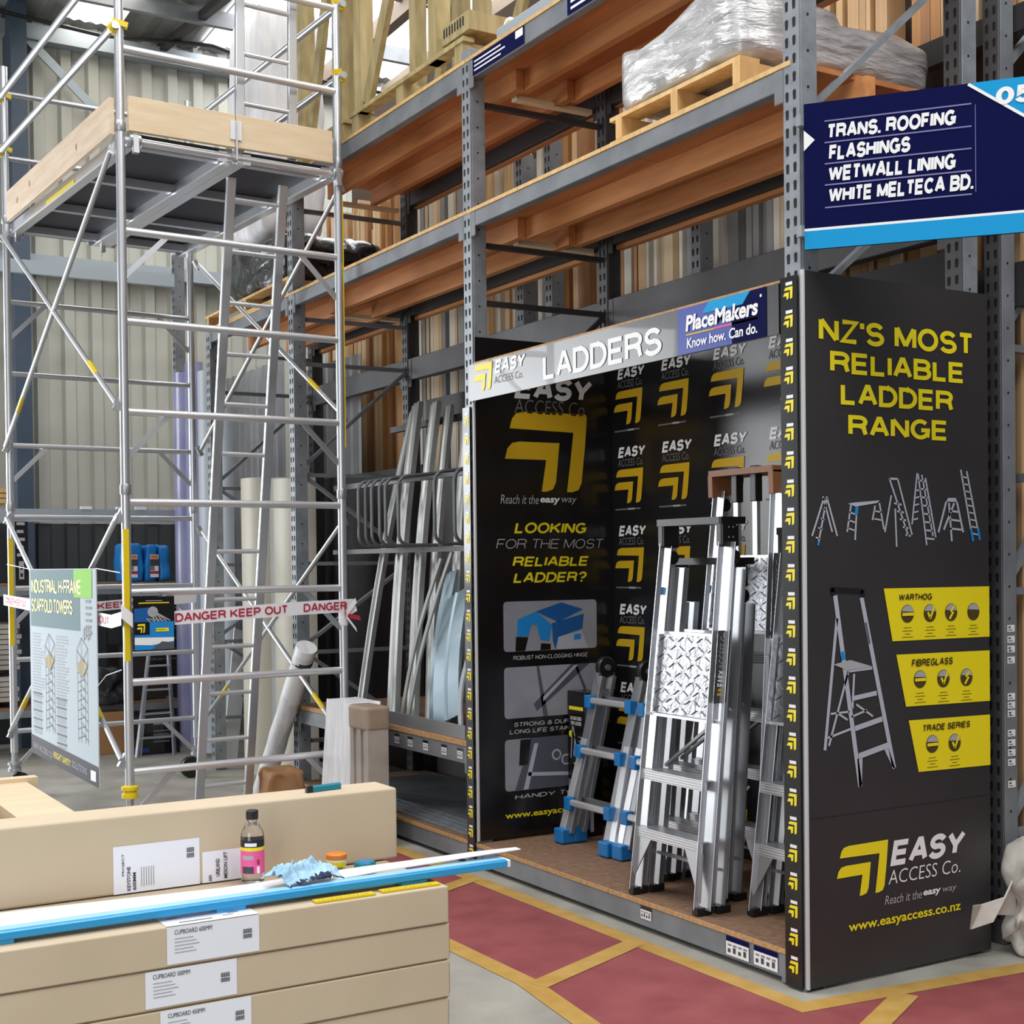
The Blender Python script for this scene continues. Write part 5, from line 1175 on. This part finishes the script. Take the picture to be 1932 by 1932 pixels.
curved_sheet('lining_sheet', 'cream lining sheet standing on the left of the curved sheets', .43, 6.33, .28, 138, 246, .0, 2.26, 'beige_sheet', 'sheet', 'standing lining sheets')
curved_sheet('lining_sheet', 'tall narrow white sheet standing left of the beige lining sheets', .36, 7.02, .20, 135, 240, .0, 2.9, 'white_sheet', 'sheet', 'standing lining sheets')
for k, (y, lb, z1) in enumerate(((7.85, 'translucent lilac plastic sheet standing furthest left against the far rack post', 3.25), (7.58, 'translucent lilac plastic sheet standing second in the corner', 3.3), (7.31, 'translucent lilac plastic sheet standing nearest the white sheets', 3.2))):
    o = curved_sheet('plastic_sheet', lb, .22 + .02 * k, y, .13, 110, 260, .05, z1, 'lilac_plastic' if k != 2 else 'white_sheet', 'plastic sheet', 'standing translucent sheets')
def corr_sheet(label, x, y0, y1, z0, z1, seed):
    b = MB(); pr = []; y = y0
    while y < y1:
        pr += [(y, .018), (y + .05, .018), (y + .08, -.018), (y + .13, -.018)]; y += .16
    q = len(pr); vs = [(x + dx + ex, yy, z) for z in (z0, z1) for ex in (0, .003) for yy, dx in pr]; fs = []
    for k in range(q - 1): fs += [(k, k + 1, 2 * q + k + 1, 2 * q + k), (q + k, q + k + 1, 3 * q + k + 1, 3 * q + k), (k, k + 1, q + k + 1, q + k), (2 * q + k, 2 * q + k + 1, 3 * q + k + 1, 3 * q + k)]
    fs += [(0, q, 3 * q, 2 * q), (q - 1, 2 * q - 1, 4 * q - 1, 3 * q - 1)]
    b.add(vs, fs, 'corr_sheet'); o = b.build('corrugated_sheet', smooth=False); tag(o, label, 'roofing sheet', 'standing corrugated roofing'); return o
corr_sheet('grey corrugated roofing sheet standing left behind the tower ladder', 1.00, 7.65, 8.95, .0, 3.40, 1)
corr_sheet('grey corrugated roofing sheet standing right beside the third rack upright', 1.045, 6.15, 7.55, .0, 3.25, 2)
o = B(1.00, 1.01, 4.99, 6.95, .0, 2.30, 'brown_sheet').build('brown_sheet'); tag(o, 'dark brown sheet standing behind the third upright', 'sheet')
o = B(1.00, 1.01, 2.62, 4.97, .0, 2.20, 'brown_sheet').build('brown_sheet'); tag(o, 'dark brown sheet standing behind the leaning flashings', 'sheet')
for k in range(4):
    o = B(.05 + .03 * k, .84 - .02 * k, 2.60 + .02 * k, 4.6 - .05 * k, .135 + .012 * k, .145 + .012 * k, 'galv').build('steel_sheet'); tag(o, ('bottom', 'second', 'third', 'topmost')[k] + ' flat grey sheet of the pile on the base shelf of the middle bay', 'sheet', 'flat sheets on the base shelf')
# plastic wrapped roll, wrapped bundle
t = thing('wrapped_roll', 'plastic wrapped white roll leaning against the third rack upright', 'roll')
p, q = Vector((-.10, 5.35, .005)), Vector((-.072, 4.56, 1.06)); L = (q - p)
MB().path([p.lerp(q, k / 12) + Vector((.003 * sin(k * 2.1), 0, 0)) for k in range(13)], .068, 'wrap_white', 18).build('roll', t, smooth=True)
MB().path([p.lerp(q, .66), p.lerp(q, .86)], .0695, 'white_plastic', 18).build('paper_label', t, smooth=True)
MB().path([p.lerp(q, .90), p.lerp(q, .925)], .0698, 'ink', 18).build('label_band', t, smooth=True)
MB().path([p.lerp(q, .955), p.lerp(q, 1.0)], .0697, 'white_plastic', 18).build('end_wrap', t, smooth=True)
t = thing('wrapped_bundle', 'white film wrapped bundle with brown tape standing at the mid shelf edge', 'bundle')
b = MB(); b.prism([(-.30, 3.42, 0), (-.30, 3.85, 0), (-.27, 3.78, .80), (-.27, 3.42, .80)], (.18, 0, 0), 'wrap_white'); b.build('film_wrap', t, bevel=.03, seg=3)
for k in range(5): MB().box(-.29 + .012 * (k % 2), -.16, 3.17 + .049 * k, 3.213 + .049 * k, 0, .76 + .012 * (k % 3), 'timber_grey').build('strip_end', t, bevel=.004)
MB().box(-.296, -.15, 3.165, 3.42, .66, .80, 'tape_brown').build('tape_band', t, bevel=.02, seg=3)
tag(soft_block('crumpled_carton', -.38, -.14, 4.42, 4.70, 0, .28, 'brown_card', 8, .2, .03, 12), 'torn brown carton on the floor behind the scaffold corner', 'carton')

# ================================================================ FAR SHELVES
sh = thing('shelving_rack', 'grey shelving rack along the end wall behind the scaffold', 'shelving')
upright(.22, .31, 8.2, 8.28, 4.35, par=sh, m='grey_steel'); upright(-2.2, -2.11, 8.2, 8.28, 4.35, par=sh, m='grey_steel'); upright(-2.2, -2.11, 8.98, 9.06, 4.35, par=sh, m='dark_steel')
for z in (1.98, 4.06):
    MB().box(-2.11, .22, 8.2, 8.25, z, z + .11, 'girt').build('beam', sh)
MB().box(-2.11, .22, 8.2, 8.25, 1.36, 1.44, 'grey_steel').build('beam', sh); MB().box(-2.11, .22, 8.2, 9.03, 1.44, 1.46, 'particle').build('shelf_board', sh)
MB().box(-2.11, .22, 8.2, 8.25, .34, .40, 'grey_steel').build('beam', sh); MB().box(-2.11, .22, 8.2, 9.03, .40, .42, 'particle').build('shelf_board', sh)
for x in (-.62, -.32, -.15): MB().box(x, x + .09, 8.19, 8.24, 2.09, 2.115, 'white_plastic').build('clip', sh)
d = Dec((.265, 8.199, 0), (1, 0, 0), (0, 0, 1), (0, -1, 0))
for k in range(7): d.rect('price_label', 'white_print', -.02, 1.50 + .045 * k, .03, 1.53 + .045 * k)
d.build(sh)
for k, (x, wd, lb) in enumerate(((-.27, .20, 'leftmost blue bag with a printed label on the far shelf'), (-.045, .09, 'middle blue bag with a printed label on the far shelf'), (.07, .10, 'rightmost blue bag on the far shelf beside the rack post'))):
    t = thing('blue_bag', lb, 'bag', 'blue bags on the far shelf')
    soft_block('bag', x, x + wd, 8.28, 8.5, 1.461, 1.80 - .01 * k, 'bag_blue', 8, .2, .02, 20 + k, parent=t)
    if k < 2:
        d = Dec((x + wd * .35, 8.27, 1.50), (1, 0, 0), (0, 0, 1), (0, -1, 0)); d.rect('label', 'white_print', 0, 0, .075, .2); d.rect('label', 'tape_red', 0, .03, .075, .055, 2); d.rect('label', 'ink', 0, .10, .075, .16, 2); d.rect('label', 'orange_plastic', .005, .165, .07, .195, 2); d.rect('label', 'ink_grey', .0, .06, .04, .1, 2); d.build(t)
tag(soft_block('black_bag', -.56, -.30, 8.0, 8.18, .42, .74, 'bag_black', 10, .3, .05, 31), 'shiny black bag lying on the low far shelf behind the banner', 'bag')
o = B(-.75, -.33, 8.02, 8.19, .0, .36, 'brown_card').build('brown_carton', bevel=.004); tag(o, 'brown carton on the floor beside the instruction banner', 'carton')
t = thing('black_carton', 'black tool carton on the floor behind the scaffold rungs', 'carton'); B(-.33, .09, 7.81, 8.1, 0, .31, 'black_print').build('box', t, bevel=.004)
d = Dec((-.33, 7.81, 0), (1, 0, 0), (0, 0, 1), (0, -1, 0)); d.rect('print', 'mid_print', .19, .25, .34, .28); 
for k in range(4): d.rect('print', 'grey_print', .19, .19 - .03 * k, .36 - .03 * (k % 2), .205 - .03 * k)
d.rect('print', 'blue_print', .02, .02, .15, .06); d.build(t)
o = B(-.29, .12, 8.3, 8.7, .425, .90, 'brown_sheet').build('dark_carton'); tag(o, 'dark brown carton on the low far shelf behind the small steps', 'carton')
t = thing('small_stepladder', 'narrow aluminium steps standing in front of the black tool carton', 'ladder')
for s in (-1, 1):
    MB().bar((-.155 + s * .16, 7.70, 0), (-.105 + s * .085, 7.74, .86), .03, .02, 'alu_dull').build('stile', t)
    MB().bar((-.12 + s * .14, 7.77, .0), (-.105 + s * .08, 7.745, .86), .02, .015, 'alu_dull').build('rear_leg', t)
for k in range(4): z = .15 + .20 * k; f = z / .86; MB().box(-.155 + .05 * f - (.16 - .075 * f), -.155 + .05 * f + (.16 - .075 * f), 7.68 + .04 * f, 7.74 + .04 * f, z, z + .015, 'alu_dull').build('step', t)
t = thing('mesh_crates', 'black slotted panel hanging beside the far rack post', 'panel'); B(-.06, .19, 8.17, 8.199, .76, 1.36, 'black_plastic').build('panel', t)
d = Dec((-.06, 8.17, .76), (1, 0, 0), (0, 0, 1), (0, -1, 0))
for k in range(6):
    for j in range(4): d.rect('slot', 'grey_print', .015 + .06 * j, .02 + .09 * k, .06 + .06 * j, .028 + .09 * k)
d.build(t)
t = thing('display_stand', 'white cut-out stand with a teal arm among the pale sheets', 'stand'); MB().prism([(.10, 6.76, .0), (.22, 6.76, .0), (.34, 6.76, 1.05), (.22, 6.76, 1.10)], (0, .02, 0), 'white_plastic').build('board', t); MB().prism([(.27, 6.739, .55), (.36, 6.739, .72), (.42, 6.739, .78), (.36, 6.739, .50)], (0, .02, 0), 'teal_plastic').build('arm', t)
# left edge: black writing board on the post, packs of planks
t = thing('black_sign', 'narrow black notice with white writing on the wall column', 'sign'); B(-1.19, -1.07, 8.15, 8.17, 1.45, 1.98, 'black_print').build('board', t)
d = Dec((-1.19, 8.15, 1.45), (1, 0, 0), (0, 0, 1), (0, -1, 0))
for k in range(5): d.rect('lettering', 'mid_print', .03, .5 - .065 * k, .095 - .01 * (k % 2), .525 - .065 * k)
d.rect('lettering', 'mid_print', .045, .05, .085, .20); d.rect('lettering', 'black_print', .055, .07, .075, .10, 2); d.rect('lettering', 'black_print', .055, .13, .075, .16, 2); d.build(t)
tp = random.Random(9)
def plank_pack(label, x0, x1, y0, y1, z0, n, m):
    t = thing('plank_pack', label, 'timber pack', 'plank packs on the left racking')
    for k in range(n):
        dx = tp.uniform(-.02, .02); MB().box(x0 + dx, x1 + dx, y0, y1, z0 + .043 * k, z0 + .043 * k + .036, m).build('plank', t)
    for x in (x0 + .1, x1 - .25): MB().box(x, x + .05, y0 - .01, y1, z0 - .05, z0 - .002, 'timber_grey').build('bearer', t)
plank_pack('pack of grey planks at the left edge beside the banner', -2.6, -1.12, 8.3, 8.9, .742, 9, 'timber_grey')
plank_pack('pale boards on the racking at the left edge above the grey planks', -2.6, -1.16, 8.3, 8.9, 2.14, 3, 'light_wood')
plank_pack('low pack of grey planks near the floor at the left edge', -2.6, -1.14, 8.3, 8.9, .473, 5, 'timber_grey')

# ================================================================ SACKS AT THE RIGHT
tag(soft_block('plastic_sack', 1.0, 1.50, -.28, -.03, .0, .40, 'sack', 30, .3, .05, 41, sag=lambda u, v: .05 * sin(u * 7)), 'pale crumpled plastic sack on the floor beside the end panel', 'sack')
tag(soft_block('plastic_sack', 1.22, 1.75, -.05, .0, .18, .40, 'sack', 8, .3, .02, 43), 'second pale sack tucked behind the sack at the end panel', 'sack') if 0 else None
b = MB(); b.add([(1.02, -.10, .31), (.93, -.13, .25), (.84, -.09, .225), (.772, -.11, .235), (.80, -.07, .13), (.87, -.12, .16), (.94, -.08, .17), (1.03, -.10, .16)], [(0, 1, 6, 7), (1, 2, 5, 6), (2, 3, 4, 5)], 'sack')
o = b.build('sack_tail'); so = o.modifiers.new('s', 'SOLIDIFY'); so.thickness = .008; tag(o, 'torn silvery sack end sticking out past the end panel edge', 'sack')

# ---------------------------------------------------------------- move every grouping Empty to the base of its thing
bpy.context.view_layer.update()
for o in list(sc.objects):
    if o.type == 'EMPTY' and o.parent is None and o.children:
        pts = []
        M = o.matrix_world.copy(); Mi = M.inverted()
        for c in o.children_recursive:
            if c.type == 'MESH':
                T = Mi @ c.matrix_world
                pts += [T @ Vector(q) for q in c.bound_box]
        if not pts: continue
        l = Vector(((min(p.x for p in pts) + max(p.x for p in pts)) / 2, (min(p.y for p in pts) + max(p.y for p in pts)) / 2, min(p.z for p in pts)))
        o.matrix_world = M @ Matrix.Translation(l)
        for c in o.children: c.matrix_parent_inverse = Matrix.Translation(-l) @ c.matrix_parent_inverse
